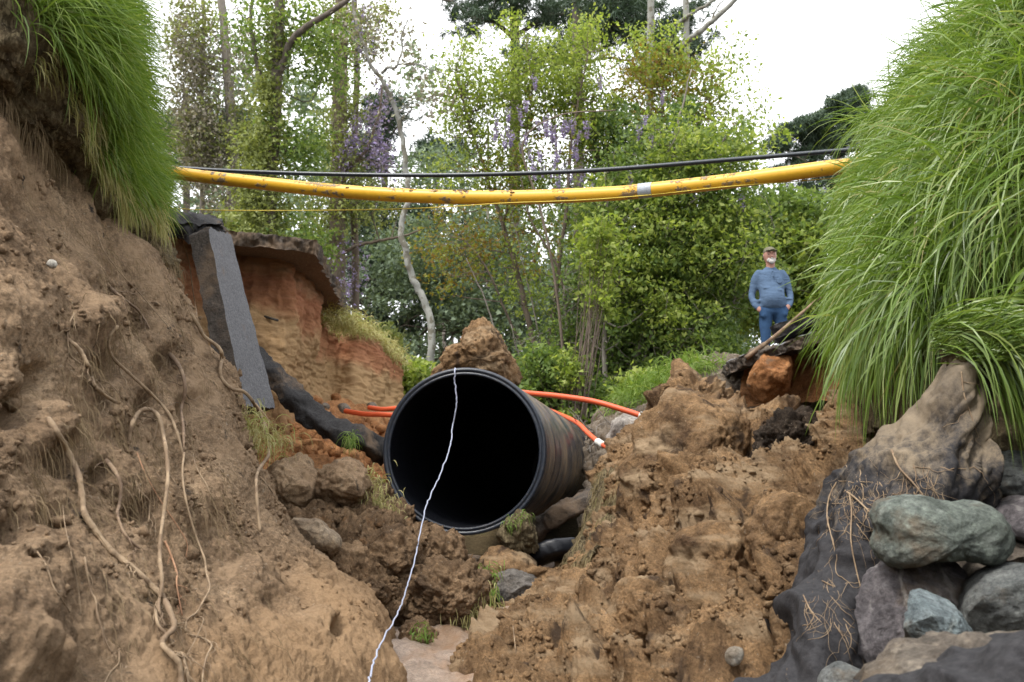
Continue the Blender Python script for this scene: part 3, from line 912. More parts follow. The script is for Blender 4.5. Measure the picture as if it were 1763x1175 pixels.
# the cantilevered left end of the road, seen from below
zr = P(545, 418, 9.15)[2]
def atz(px, py, z):
    ray = FW + (px - 881.5) / F * RT - (py - 587.5) / F * UP
    return CAM + ray * (z - CAM[2]) / ray[2]
slab('road_slab', [P(300, 388, 9.2), P(546, 412, 9.05), P(598, 524, 12.2), P(300, 500, 12.8)], 0.13, UPV,
     [M['asphalt'], M['asphalt_under'], M['asphalt_edge']], 90, 60, 0.012, 0.035, 3, 9,
     label='broken end of the left roadway jutting out over the clay wall', cat='road slab')
slab('asphalt_chunk', [P(262, 372, 8.3), P(378, 392, 8.6), P(384, 380, 9.6), P(262, 352, 9.4)], 0.14, UPV,
     [M['asphalt_black'], M['asphalt_black'], M['asphalt_black']], 50, 20, 0.05, 0.08, 13,
     label='ragged black asphalt edge under the left grass', cat='asphalt')
# the leaning plank of pavement
slab('pavement_slab', [P(358, 392, 7.55), P(396, 404, 8.15), P(474, 703, 7.75), P(421, 700, 7.15)], 0.15, (1, -0.6, 0.1),
     [M['asphalt'], M['asphalt_edge'], M['asphalt_edge']], 90, 36, 0.008, 0.018, 5, 16,
     label='long grey slab of pavement leaning upright against the clay wall', cat='pavement slab')

def strip(name, path, wid, th, wdir, mat, nseg=60, seed=0, amp=0.02, label=None, cat=None):
    c = spline(path, nseg)
    t = np.gradient(c, axis=0)
    t /= np.linalg.norm(t, axis=1)[:, None]
    wd = np.asarray(wdir, float)
    wd = wd - t * (t @ wd)[:, None]
    wd /= np.linalg.norm(wd, axis=1)[:, None]
    n = np.cross(t, wd)
    # rounded rectangle section
    K = 28
    an = np.arange(K) * 2 * math.pi / K
    cx = np.sign(np.cos(an)) * np.abs(np.cos(an)) ** 0.45
    cy = np.sign(np.sin(an)) * np.abs(np.sin(an)) ** 0.45
    tap = np.ones(nseg)
    tap[:3] = (0.5, 0.85, 0.97)
    tap[-3:] = (0.97, 0.85, 0.5)
    R_ = c[:, None] + tap[:, None, None] * (wd[:, None] * (cx * wid / 2)[None, :, None] + n[:, None] * (cy * th / 2)[None, :, None])
    p = R_.reshape(-1, 3)
    ctr = np.repeat(c, K, 0)
    o_ = p - ctr
    o_ /= np.linalg.norm(o_, axis=1)[:, None]
    p = p + o_ * (amp * fbm(p, 7, 5, 0.6, seed))[:, None]
    i = np.arange(nseg - 1)[:, None] * K
    j = np.arange(K)[None]
    f = np.stack([i + j, i + (j + 1) % K, i + K + (j + 1) % K, i + K + j], 2).reshape(-1, 4).tolist()
    f.append(list(range(K))[::-1])
    f.append([(nseg - 1) * K + x for x in range(K)])
    o = mesh_np(name, p, f, mat)
    tag(o, label, cat)
    return recentre(o)
strip('asphalt_strip', PA([(428, 600, 8.5), (480, 655, 8.4), (525, 700, 8.3), (560, 732, 8.2), (610, 752, 8.2), (668, 785, 8.5)]), 0.24, 0.13, (0.2, 1, 0.5), M['asphalt_black'],
      seed=4, amp=0.05, label='bent black asphalt strip running from the leaning slab to the big pipe', cat='asphalt')

# right road end
slab('road_slab', [P(1326, 562, 9.4), P(1600, 470, 8.8), P(1640, 540, 14), P(1340, 580, 13.0)], 0.12, UPV,
     [M['asphalt'], M['asphalt_black'], M['asphalt_black']], 70, 50, 0.015, 0.03, 33, 9,
     label='upper layer of broken road tilting up into the right grass', cat='road slab')
slab('road_slab', [P(1254, 622, 9.1), P(1420, 566, 8.7), P(1480, 590, 12.5), P(1240, 640, 12.6)], 0.10, UPV,
     [M['asphalt'], M['asphalt_black'], M['asphalt_edge']], 80, 50, 0.02, 0.04, 43, 9,
     label='lower sagging layer of broken road in front of the man', cat='road slab')
patch('road_base_wall', [
    [(1285, 628, 9.9), (1340, 598, 9.8), (1400, 572, 9.6), (1480, 550, 9.2)],
    [(1275, 660, 9.7), (1340, 650, 9.6), (1400, 640, 9.3), (1480, 620, 8.9)],
    [(1275, 700, 9.4), (1340, 700, 9.3), (1400, 690, 9.0), (1480, 690, 8.6)],
], 60, 80, lambda p: 0.08 * fbm(p, 2.5, 4), M['orange'])
o = mesh_np('road', np.array([[3.75, 11.5, 3.02], [60, 11.5, 3.02], [60, 17.5, 3.02], [3.75, 17.5, 3.02]]), np.array([[0, 1, 2, 3]]), M['asphalt'], smooth=False)
tag(o, kind='structure')
o = mesh_np('pavement', np.array([[-60, 9.6, 3.42], [-3.1, 10.8, 3.42], [-3.1, 15.5, 3.42], [-60, 15.5, 3.42]]), np.array([[0, 1, 2, 3]]), M['asphalt'], smooth=False)
tag(o, kind='structure')

# ------------------------------------------------------------ stones and clods
def sphere_grid(nt_, nph):
    th = np.linspace(0, math.pi, nt_)
    ph = np.arange(nph) * 2 * math.pi / nph
    return th, ph

def rock(name, outline, d, depth, mat, label, cat, nt_=44, nph=72, cuts=10, cut=0.84, amp=0.03, fs=3.0, lump=0.0, seed=0, group=None, boxy=0.8, fold=0.0):
    """Solid boulder whose front outline is the given polygon of photo pixels; its own depth behind and in front."""
    o2 = np.asarray(outline, float)
    c = o2.mean(0)
    C = P(c[0], c[1], d)
    ang = np.arctan2(-(o2[:, 1] - c[1]), o2[:, 0] - c[0])
    rad = np.hypot(o2[:, 0] - c[0], o2[:, 1] - c[1])
    i = np.argsort(ang)
    ang, rad = ang[i], rad[i]
    th, ph = sphere_grid(nt_, nph)
    pp = (ph + math.pi) % (2 * math.pi) - math.pi
    R_ = np.interp(pp, np.concatenate([ang - 2 * math.pi, ang, ang + 2 * math.pi]), np.tile(rad, 3)) / F * d
    # soften corners slightly
    R_ = (R_ * 4 + np.roll(R_, 1) + np.roll(R_, -1)) / 6
    s = np.sin(th)[:, None] ** boxy
    x = s * np.cos(ph)[None] * R_[None]
    y = s * np.sin(ph)[None] * R_[None]
    z = (np.cos(th) * depth)[:, None] * np.ones(nph)[None]
    p = np.stack([x, y, z], 2).reshape(-1, 3)
    r = np.random.default_rng(seed + 100)
    sc = np.array([R_.mean(), R_.mean(), depth])
    for _ in range(cuts):          # broken faces
        n = r.normal(size=3)
        n /= np.linalg.norm(n)
        n[2] = abs(n[2]) * 1.3 + 0.25 if r.random() < 0.8 else n[2]
        n /= np.linalg.norm(n)
        q = p / sc
        h = (q @ n).max() * r.uniform(cut, 0.97)
        e = np.maximum(q @ n - h, 0)
        p = p - (e[:, None] * n) * sc * 0.97
    sz = float(R_.mean())
    nrm = p / (np.linalg.norm(p, axis=1)[:, None] + 1e-9)
    w = C + p[:, 0:1] * RT + p[:, 1:2] * UP - p[:, 2:3] * FW
    nw = nrm[:, 0:1] * RT + nrm[:, 1:2] * UP - nrm[:, 2:3] * FW
    dsp = amp * sz * fbm(w, fs / sz * 0.5, 5, 0.55, seed) * 2 + 0.035 * sz * ridge(w, 3.2 / sz, 4, 0.6, seed + 3) - 0.03 * sz
    if lump:
        w1, w2 = worley(w, 1.3 / sz, seed)
        dsp = dsp + sz * (0.22 * np.minimum((w2 - w1), 0.4) - 0.07) + 0.05 * sz * ridge(w, 2.2 / sz, 4, 0.6, seed)
        dsp = dsp + lump * sz * (lumps(w, 2.2 / sz, seed) * 0.6 + 0.45 * lumps(w, 5.5 / sz) + 0.2 * lumps(w, 14 / sz) - 0.6)
    w = w + nw * dsp[:, None]
    # poles share a point
    w[:nph] = w[:nph].mean(0)
    w[-nph:] = w[-nph:].mean(0)
    ii = np.arange(1, nt_ - 2)[:, None] * nph
    j = np.arange(nph)[None]
    f = np.stack([ii + j, ii + nph + j, ii + nph + (j + 1) % nph, ii + (j + 1) % nph], 2).reshape(-1, 4).tolist()
    b = nph
    f += [[0, b + k, b + (k + 1) % nph] for k in range(nph)]
    e = (nt_ - 2) * nph
    last = (nt_ - 1) * nph
    f += [[last, e + (k + 1) % nph, e + k] for k in range(nph)]
    # drop unused pole duplicates
    keep = np.concatenate([[0], np.arange(nph, (nt_ - 1) * nph), [last]])
    mp = -np.ones(len(w), int)
    mp[keep] = np.arange(len(keep))
    f = [[int(mp[k]) for k in q] for q in f]
    o = mesh_np(name, w[keep], f, mat)
    tag(o, label, cat, group)
    return recentre(o)

def stone(name, c1, c2, c3, vein=None, sc=5, speck=(0.75, 0.75, 0.72)):
    m, nt, b = new_mat(name)
    v = gpos(nt)
    n = noise(nt, sc, 9, 0.68, v, 0.8)
    c = ramped(nt, n, [(0.3, c1), (0.5, c2), (0.7, c3)])
    f = noise(nt, 60, 5, 0.75, v)
    f2 = noise(nt, 16, 7, 0.75, v, 0.6)
    c = mixc(nt, 0.8, c, ramped(nt, f2, [(0.33, (0.45, 0.45, 0.46)), (0.5, (1, 1, 1)), (0.66, (1.6, 1.6, 1.56))]), 'MULTIPLY')
    c = mixc(nt, 0.7, c, ramped(nt, f, [(0.32, (0.45, 0.45, 0.47)), (0.68, (1.5, 1.5, 1.48))]), 'MULTIPLY')
    if vein:
        w = nnode(nt, 'ShaderNodeTexWave', Scale=2.0, Distortion=9.0, Detail=4)
        nt.links.new(v, w.inputs['Vector'])
        c = mixc(nt, mmath(nt, 'MULTIPLY', mmath(nt, 'MULTIPLY', step(nt, w.outputs['Fac'], 0.95, 1.0), 0.6), step(nt, noise(nt, 4, 3, 0.5, v), 0.5, 0.6)), c, vein)
    dirt = noise(nt, 3.4, 6, 0.65, v)
    c = mixc(nt, mmath(nt, 'MULTIPLY', step(nt, dirt, 0.52, 0.68), 0.75), c, (0.19, 0.14, 0.09))
    nt.links.new(c, b.inputs['Base Color'])
    b.inputs['Roughness'].default_value = 0.78
    nb = bump(nt, b, noise(nt, 22, 9, 0.76, v), 0.04, 1.0)
    bump(nt, b, f, 0.006, 0.9, nb)
    return m
M['green_stone'] = stone('green_grey_stone', (0.09, 0.105, 0.09), (0.17, 0.195, 0.17), (0.29, 0.315, 0.285))
M['purple_stone'] = stone('purple_grey_stone', (0.09, 0.08, 0.085), (0.16, 0.145, 0.15), (0.26, 0.245, 0.25), (0.5, 0.48, 0.45))
M['teal_stone'] = stone('pale_teal_stone', (0.13, 0.165, 0.175), (0.20, 0.24, 0.25), (0.28, 0.32, 0.325), (0.4, 0.43, 0.4))
M['grey_stone'] = stone('grey_stone', (0.09, 0.095, 0.092), (0.155, 0.165, 0.16), (0.25, 0.26, 0.25))
M['brown_stone'] = stone('brown_stone', (0.10, 0.085, 0.07), (0.18, 0.15, 0.12), (0.28, 0.24, 0.19))
GR = 'riprap boulders below the right bank'
rock('boulder', [(1512, 915), (1503, 890), (1515, 868), (1550, 857), (1590, 858), (1620, 864), (1645, 869), (1680, 865), (1710, 876), (1733, 905), (1736, 938), (1722, 962), (1695, 972), (1668, 964), (1640, 956), (1590, 956), (1565, 964), (1540, 978), (1518, 965), (1507, 940)],
     3.35, 0.17, M['green_stone'], 'bone-shaped rounded green-grey boulder lying on top of the pile', 'boulder', cuts=3, cut=0.95, amp=0.03, seed=1, group=GR, nph=120)
rock('boulder', [(1466, 1085), (1478, 1045), (1500, 1020), (1530, 985), (1560, 962), (1600, 952), (1640, 958), (1672, 985), (1690, 1020), (1700, 1080), (1680, 1150), (1560, 1160), (1475, 1155), (1468, 1120)],
     3.35, 0.26, M['purple_stone'], 'large angular purple-grey boulder under the bone-shaped one', 'boulder', cuts=22, cut=0.52, amp=0.035, seed=2, group=GR, nph=110, nt_=60)
rock('boulder', [(1540, 1110), (1545, 1070), (1560, 1045), (1600, 1024), (1625, 1030), (1660, 1060), (1690, 1085), (1712, 1108), (1690, 1130), (1640, 1140), (1580, 1142), (1540, 1140)],
     2.95, 0.20, M['teal_stone'], 'pale teal wedge-shaped boulder at the front of the pile', 'boulder', cuts=22, cut=0.5, amp=0.025, seed=8, group=GR, nph=100, nt_=56)
rock('boulder', [(1672, 1090), (1680, 1040), (1700, 1010), (1745, 985), (1790, 975), (1840, 1000), (1850, 1080), (1800, 1130), (1700, 1120)],
     3.15, 0.26, M['grey_stone'], 'greenish grey boulder at the right edge beside the teal one', 'boulder', cuts=22, cut=0.5, amp=0.03, seed=4, group=GR)
rock('boulder', [(1690, 830), (1700, 800), (1750, 780), (1810, 790), (1840, 830), (1810, 865), (1740, 870), (1695, 850)],
     3.75, 0.24, M['grey_stone'], 'flat grey boulder under the drooping grass tuft', 'boulder', cuts=16, cut=0.54, amp=0.03, seed=5, group=GR)
rock('boulder', [(1715, 905), (1722, 880), (1750, 868), (1800, 866), (1830, 900), (1800, 930), (1740, 925)],
     3.55, 0.20, M['purple_stone'], 'small dark grey boulder right of the bone-shaped one', 'boulder', cuts=10, cut=0.8, amp=0.03, seed=6, group=GR)
rock('boulder', [(1668, 1010), (1680, 975), (1710, 965), (1740, 985), (1735, 1020), (1700, 1035)],
     3.55, 0.14, M['brown_stone'], 'brown boulder wedged in the gap behind the purple one', 'boulder', cuts=14, cut=0.56, amp=0.04, seed=7, group=GR)
rock('boulder', [(1720, 970), (1722, 935), (1760, 925), (1810, 935), (1810, 980), (1760, 985)],
     3.5, 0.16, M['brown_stone'], 'brown muddy boulder at the right edge under the small dark one', 'boulder', cuts=14, cut=0.56, amp=0.04, seed=9, group=GR)
rock('boulder', [(1418, 1175), (1435, 1158), (1480, 1154), (1510, 1165), (1500, 1230), (1430, 1230)],
     3.0, 0.13, M['grey_stone'], 'pale grey boulder showing at the bottom edge below the fabric', 'boulder', cuts=14, cut=0.58, amp=0.03, seed=10, group=GR)
rock('boulder', [(1600, 1010), (1680, 900), (1850, 860), (1980, 900), (2000, 1100), (1850, 1200), (1650, 1180)],
     4.3, 0.4, M['brown_stone'], 'large shaded boulder at the back of the pile', 'boulder', cuts=10, cut=0.8, amp=0.04, seed=11, group=GR)
rock('foreground_boulder', [(1500, 1175), (1540, 1135), (1620, 1128), (1700, 1118), (1763, 1108), (1850, 1110), (1900, 1300), (1500, 1300)],
     2.35, 0.22, M['brown_stone'], 'muddy brown boulder nearest the camera at the bottom right', 'boulder', cuts=6, cut=0.85, amp=0.08, seed=12)

CG = 'soil clods on the slope left of the pipe'
rock('soil_clod', [(450, 870), (455, 830), (478, 800), (515, 790), (540, 808), (550, 840), (540, 865), (500, 880), (460, 885)], 6.9, 0.24, M['bank'],
     'grey-brown clod behind the root at the end of the left bank', 'clod', cuts=7, cut=0.74, amp=0.07, lump=0.13, seed=21, group=CG)
rock('soil_clod', [(540, 850), (545, 825), (572, 800), (605, 792), (630, 815), (634, 850), (610, 868), (560, 870)], 6.9, 0.24, M['bank'],
     'angular pyramid-like grey clod left of the pipe mouth', 'clod', cuts=12, cut=0.66, amp=0.06, lump=0.10, seed=22, group=CG)
rock('flat_stone', [(500, 893), (530, 897), (565, 912), (588, 930), (585, 948), (560, 948), (535, 930), (510, 915)], 5.75, 0.10, stone('tan_stone', (0.2, 0.14, 0.09), (0.32, 0.24, 0.16), (0.42, 0.34, 0.25)),
     'pale tan flat stone sticking out below the clods', 'stone', cuts=5, cut=0.85, amp=0.03, seed=23)
rock('soil_clod', [(700, 1075), (690, 1020), (715, 985), (770, 970), (820, 985), (838, 1010), (825, 1050), (780, 1070), (740, 1095)], 5.9, 0.26, M['dark_heap'],
     'crumbly dark brown clod with a grassy side above the mud channel', 'clod', cuts=3, cut=0.9, amp=0.12, lump=0.22, seed=24, group=CG, nph=140, nt_=90)
rock('soil_clod', [(630, 960), (650, 925), (690, 915), (720, 940), (715, 985), (680, 1010), (645, 1000)], 6.0, 0.2, M['dark_heap'],
     'dark clod to the left beside the white cord', 'clod', cuts=3, cut=0.9, amp=0.12, lump=0.2, seed=25, group=CG)
rock('soil_clod', [(722, 950), (735, 925), (770, 915), (800, 940), (800, 965), (760, 975), (730, 970)], 6.9, 0.18, M['dark_heap'],
     'dark clod under the lower rim of the pipe', 'clod', cuts=3, cut=0.9, amp=0.12, lump=0.2, seed=26, group=CG)
rock('soil_clod', [(560, 975), (580, 945), (620, 940), (640, 960), (630, 995), (590, 1000)], 5.9, 0.16, M['bank'],
     'rounded brown clod right of the tan flat stone', 'clod', cuts=3, cut=0.9, amp=0.1, lump=0.16, seed=27, group=CG)
rock('soil_clod', [(695, 1110), (692, 1085), (715, 1068), (740, 1080), (748, 1105), (725, 1120)], 5.5, 0.12, M['dark_heap'],
     'small mossy clod standing in the mud beside the cord', 'clod', cuts=2, cut=0.9, amp=0.1, lump=0.2, seed=28, group=CG)
rock('grey_stone', [(840, 1022), (848, 998), (870, 987), (905, 990), (928, 1000), (922, 1030), (900, 1040), (860, 1040)], 6.9, 0.2, stone('dark_grey_stone', (0.06, 0.055, 0.05), (0.14, 0.125, 0.11), (0.24, 0.22, 0.2)),
     'dark grey fractured stone lying in the channel below the pipe', 'stone', cuts=12, cut=0.74, amp=0.06, seed=29)
rock('soil_mound', [(740, 655), (762, 625), (795, 590), (820, 560), (832, 550), (848, 564), (866, 596), (884, 625), (900, 660), (885, 664), (840, 655), (770, 655)], 9.35, 0.42, M['heap'],
     'pointed cone of brown soil piled on top of the big pipe', 'soil pile', cuts=7, cut=0.78, amp=0.05, lump=0.15, seed=30, nph=120, nt_=70, boxy=0.55)
rock('clay_block', [(1300, 690), (1306, 626), (1314, 612), (1342, 606), (1358, 612), (1366, 632), (1362, 650), (1340, 690)], 8.9, 0.2, M['orange'],
     'orange-red clay block under the broken right road edge', 'clay block', cuts=16, cut=0.6, amp=0.05, lump=0.05, seed=31)
rock('soil_block', [(1060, 790), (1052, 745), (1075, 712), (1108, 722), (1112, 760), (1100, 800)], 10.2, 0.3, stone('pale_grey_marl', (0.2, 0.18, 0.16), (0.29, 0.26, 0.23), (0.38, 0.35, 0.31)),
     'pale grey crumbling block below the verge grass', 'soil block', cuts=8, cut=0.78, amp=0.08, seed=32)
rock('soil_block', [(1078, 905), (1066, 850), (1092, 780), (1130, 700), (1178, 650), (1225, 662), (1285, 690), (1300, 760), (1275, 850), (1215, 905), (1140, 925)], 6.95, 0.42, M['heap'],
     'tall smooth-faced block of brown soil right of the conduits', 'soil block', cuts=14, cut=0.58, amp=0.03, lump=0.012, seed=133, nph=170, nt_=100)
for (ol, dd, dp, mt, lb, sd2, lp) in [
    ([(1165, 1040), (1160, 960), (1180, 920), (1230, 905), (1280, 915), (1292, 960), (1270, 1030), (1215, 1060)], 5.05, 0.22, 'heap', 'smooth-faced brown block in the middle of the right slope', 71, 0.03),
    ([(1060, 1110), (1055, 1050), (1085, 1000), (1130, 1000), (1150, 1050), (1140, 1110), (1100, 1140)], 4.85, 0.2, 'heap', 'brown block right of the small hollow in the right slope', 73, 0.05),
    ([(1290, 1000), (1300, 900), (1345, 850), (1390, 860), (1395, 930), (1370, 1000), (1320, 1030)], 4.75, 0.22, 'heap', 'upright brown block beside the left edge of the fabric', 74, 0.06),
    ([(1220, 880), (1225, 830), (1260, 810), (1295, 830), (1290, 880), (1250, 895)], 6.0, 0.16, 'dark_heap', 'dark brown lump below the tall block on the right slope', 77, 0.18),]:
    rock('soil_block', ol, dd, dp, M[mt], lb, 'soil block', cuts=8, cut=0.72, amp=0.06, lump=lp, seed=sd2, nph=110, nt_=64)
rock('topsoil_lump', [(1310, 805), (1308, 760), (1335, 725), (1385, 712), (1410, 735), (1405, 775), (1370, 800), (1335, 815)], 6.3, 0.22, M['black_soil'],
     'nearly black crumbly topsoil lump beneath the hanging grass', 'soil lump', cuts=2, cut=0.9, amp=0.12, lump=0.26, seed=35, nph=130, nt_=80)
rock('root_ball', [(1632, 620), (1628, 598), (1645, 586), (1670, 588), (1685, 602), (1676, 628), (1660, 640), (1642, 636)], 3.75, 0.10, M['turf'],
     'fibrous tan root ball capping the black fabric', 'root ball', cuts=1, cut=0.95, amp=0.12, lump=0.1, seed=37)
rock('red_pebble', [(1316, 1058), (1322, 1048), (1338, 1060), (1336, 1076), (1322, 1072)], 3.85, 0.03, stone('maroon_brick', (0.09, 0.03, 0.025), (0.15, 0.05, 0.045), (0.2, 0.08, 0.07)),
     'small dark red brick fragment in the loose soil', 'pebble', cuts=6, cut=0.8, seed=38, nt_=14, nph=20)
rock('white_pebble', [(1250, 1140), (1270, 1114), (1280, 1118), (1276, 1136), (1256, 1146)], 3.6, 0.025, stone('chalky_stone', (0.45, 0.42, 0.36), (0.6, 0.57, 0.5), (0.7, 0.68, 0.6)),
     'small chalky white stone at the bottom of the right slope', 'pebble', cuts=6, cut=0.8, seed=39, nt_=14, nph=20)
rock('white_pebble', [(80, 452), (88, 447), (98, 456), (94, 462), (84, 460)], 3.95, 0.02, stone('bone_white_stone', (0.5, 0.45, 0.38), (0.66, 0.62, 0.54), (0.75, 0.72, 0.65)),
     'tiny bone-white chip in the upper left bank', 'pebble', cuts=5, cut=0.8, seed=40, nt_=12, nph=16)

# loose crumbs over the slopes
def crumbs(name, G_, N__, u0, u1, v0, v1, n, sz, mat, label, seed):
    R_, N_, cl, r = scatter(G_, N__, u0, u1, v0, v1, n, seed, 12)
    ico = []
    t = (1 + 5 ** 0.5) / 2
    for a, b in ((-1, t), (1, t), (-1, -t), (1, -t)):
        ico.append((a, b, 0))
    for a, b in ((-1, t), (1, t), (-1, -t), (1, -t)):
        ico.append((0, a, b))
    for a, b in ((-1, t), (1, t), (-1, -t), (1, -t)):
        ico.append((b, 0, a))
    ico = np.array(ico) / 1.9
    fc = np.array([(0, 11, 5), (0, 5, 1), (0, 1, 7), (0, 7, 10), (0, 10, 11), (1, 5, 9), (5, 11, 4), (11, 10, 2), (10, 7, 6), (7, 1, 8),
                   (3, 9, 4), (3, 4, 2), (3, 2, 6), (3, 6, 8), (3, 8, 9), (4, 9, 5), (2, 4, 11), (6, 2, 10), (8, 6, 7), (9, 8, 1)])
    s = sz * np.exp(r.normal(-0.2, 0.5, n))
    V = ico[None] * (1 + r.normal(0, 0.34, (n, 12, 3))) * s[:, None, None] * r.uniform(0.6, 1.2, (n, 1, 3))
    V = V + (R_ + N_ * (s * 0.25)[:, None])[:, None]
    f = (fc[None] + (np.arange(n) * 12)[:, None, None]).reshape(-1, 3)
    o = mesh_np(name, V.reshape(-1, 3), f, mat)
    return tag(o, label, 'soil', kind='stuff')
crumbs('soil_crumbs', RB_G, RB_N, 0.15, 0.9, 0.03, 0.97, 5200, 0.012, M['heap'], 'loose crumbs scattered over the right soil slope', 91)
crumbs('soil_crumbs', CH_G, CH_N, 0.15, 0.95, 0.03, 0.97, 2200, 0.018, M['dark_heap'], 'dark crumbs over the clod slope left of the pipe', 92)
crumbs('soil_crumbs', LB_G, LB_N, 0.28, 0.91, 0.03, 0.85, 2600, 0.009, M['bank'], 'small crumbs stuck to the rooty left bank', 93)
crumbs('clay_rubble', OS_G, OS_N, 0.0, 1.0, 0.15, 0.9, 900, 0.035, M['orange'], 'orange rubble strewn at the foot of the clay wall', 94)
CR_ = [(590, 705, 16, 10), (612, 728, 14, 9), (640, 700, 9, 7), (578, 685, 9, 8), (560, 700, 8, 6), (655, 740, 12, 8), (628, 770, 15, 9), (548, 690, 8, 7)]
RL_ = ['brown stone high on the fallen clay just right of the asphalt strip', 'orange lump of clay beside the brown stone below the wall', 'small brown stone nearest the left end of the conduits',
       'orange clay lump at the very foot of the layered wall', 'tiny brown stone touching the upper edge of the asphalt strip', 'orange lump just below the conduit stubs', 'largest brown stone between the asphalt strip and the conduits', 'tiny orange crumb of clay beside the leaning slab']
for k, (x, y, a, b) in enumerate(CR_):
    ol = [(x + a * math.cos(t) * random.uniform(.8, 1.15), y + b * math.sin(t) * random.uniform(.8, 1.15)) for t in np.linspace(0, 2 * math.pi, 9)[:-1]]
    h_, _n = hit(OS_B, x, y)
    h2_, _n2 = hit(CW_B, x, y)
    ds = [((q - CAM) @ FW) for q in (h_, h2_) if q is not None]
    dd = (min(ds) if ds else 11) - 0.05
    rock('rubble_stone', ol, dd, 0.08, [M['brown_stone'], M['orange']][k % 2],
         RL_[k], 'rubble', nt_=12, nph=16, cuts=6, cut=0.8, seed=50 + k, group='rubble lumps below the clay wall')

# ------------------------------------------------------------ big culvert pipe
def plastic(name, base, mudc, mudlo, rough=0.42, ringy=True, dusty=0.22, spc=0.5):
    m, nt, b = new_mat(name)
    v = gpos(nt)
    a = nt.nodes.new('ShaderNodeAttribute')
    a.attribute_name = 'm'
    cx = nt.nodes.new('ShaderNodeCombineXYZ')
    nt.links.new(mmath(nt, 'MULTIPLY', a.outputs['Fac'], 26.0), cx.inputs[0])
    n1 = noise(nt, 1.0, 7, 0.7, cx.outputs[0])
    n2 = noise(nt, 2.2, 6, 0.65, v)
    n3 = noise(nt, 30, 5, 0.7, v)
    s = mmath(nt, 'ADD', mmath(nt, 'MULTIPLY', n1, 0.62 if ringy else 0.0), mmath(nt, 'ADD', mmath(nt, 'MULTIPLY', n2, 0.34 if ringy else 0.7), mmath(nt, 'MULTIPLY', n3, 0.16)))
    f = step(nt, s, mudlo, mudlo + 0.09)
    c = mixc(nt, mmath(nt, 'MULTIPLY', f, 0.8), base, mudc)
    dust = mixc(nt, mmath(nt, 'MULTIPLY', step(nt, n3, 0.45, 0.7), dusty), c, (0.16, 0.14, 0.12))
    nt.links.new(dust, b.inputs['Base Color'])
    rr = nt.nodes.new('ShaderNodeMapRange')
    nt.links.new(f, rr.inputs[0])
    rr.inputs[3].default_value, rr.inputs[4].default_value = rough, 0.9
    nt.links.new(rr.outputs[0], b.inputs['Roughness'])
    b.inputs['Specular IOR Level'].default_value = spc
    bump(nt, b, mmath(nt, 'ADD', n3, n1), 0.006, 0.6)
    return m
M['hdpe'] = plastic('black_pipe_plastic', (0.022, 0.028, 0.040), (0.26, 0.19, 0.11), 0.53, rough=0.30)
M['hdpe_rim'] = plastic('black_rim_plastic', (0.018, 0.024, 0.036), (0.17, 0.125, 0.075), 0.60, rough=0.33, dusty=0.14)
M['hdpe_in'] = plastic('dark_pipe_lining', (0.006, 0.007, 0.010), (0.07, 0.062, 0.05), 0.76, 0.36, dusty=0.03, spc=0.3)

pc = spline(PA([(798, 776, 8.0), (864, 788, 9.8), (928, 804, 12.0), (986, 819, 14.4)]), 160)
sl_ = np.concatenate([[0], np.cumsum(np.linalg.norm(np.diff(pc, axis=0), axis=1))])
tg = np.gradient(pc, axis=0)
tg /= np.linalg.norm(tg, axis=1)[:, None]
def revolve(svals, rvals, K=96):
    svals = np.asarray(svals, float)
    c = np.stack([np.interp(svals, sl_, pc[:, k]) for k in range(3)], 1)
    # straight extrapolation in front of the mouth
    c = c + np.minimum(svals, 0)[:, None] * tg[0]
    t = np.stack([np.interp(svals, sl_, tg[:, k]) for k in range(3)], 1)
    t /= np.linalg.norm(t, axis=1)[:, None]
    n = np.cross(t, [0, 0, 1.0])
    n /= np.linalg.norm(n, axis=1)[:, None]
    b = np.cross(n, t)
    an = np.arange(K) * 2 * math.pi / K
    R_ = np.asarray(rvals, float)
    ring = c[:, None] + R_[:, None, None] * (n[:, None] * np.cos(an)[None, :, None] + b[:, None] * np.sin(an)[None, :, None])
    m = len(svals)
    i = np.arange(m - 1)[:, None] * K
    j = np.arange(K)[None]
    f = np.stack([i + j, i + (j + 1) % K, i + K + (j + 1) % K, i + K + j], 2).reshape(-1, 4)
    return ring.reshape(-1, 3), f, np.repeat(svals, K)
RO = 0.672
cul = thing('culvert_pipe', 'huge black plastic drainage pipe with a muddy ribbed outside and open mouth', 'pipe', pc[0] - np.array([0, 0, RO]))
s_ = np.linspace(0.16, sl_[-1], 260)
prof = RO - 0.022 + 0.003 * np.cos(s_ * 2 * math.pi / 0.115) + 0.018 * np.exp(-((s_ % 0.46 - 0.3) / 0.035) ** 2)
V, f, s2 = revolve(s_, prof)
part('pipe_wall', V, f, M['hdpe'], cul, attrs={'m': s2})
s_ = np.array([0.010, 0.0, 0.0, 0.010, 0.010, 0.0, 0.0, 0.012, 0.055, 0.07, 0.078, 0.085, 0.095, 0.13, 0.145, 0.155, 0.162])
r_ = np.array([RO - 0.062, RO - 0.056, RO - 0.042, RO - 0.038, RO - 0.031, RO - 0.027, RO - 0.012, RO, RO, RO - 0.012, RO - 0.03, RO - 0.012, RO - 0.004, RO - 0.004, RO - 0.012, RO - 0.022, RO - 0.024])
V, f, s2 = revolve(s_, r_)
part('mouth_rim', V, f, M['hdpe_rim'], cul, attrs={'m': s2 * 3})
s_ = np.linspace(0.0, sl_[-1], 70)
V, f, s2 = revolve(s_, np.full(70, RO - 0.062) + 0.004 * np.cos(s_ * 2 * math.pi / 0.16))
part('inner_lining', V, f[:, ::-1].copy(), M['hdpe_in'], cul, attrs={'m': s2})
V, f, s2 = revolve([sl_[-1], sl_[-1] + 0.001, sl_[-1] + 0.002], [RO - 0.02, RO * 0.5, 0.002])
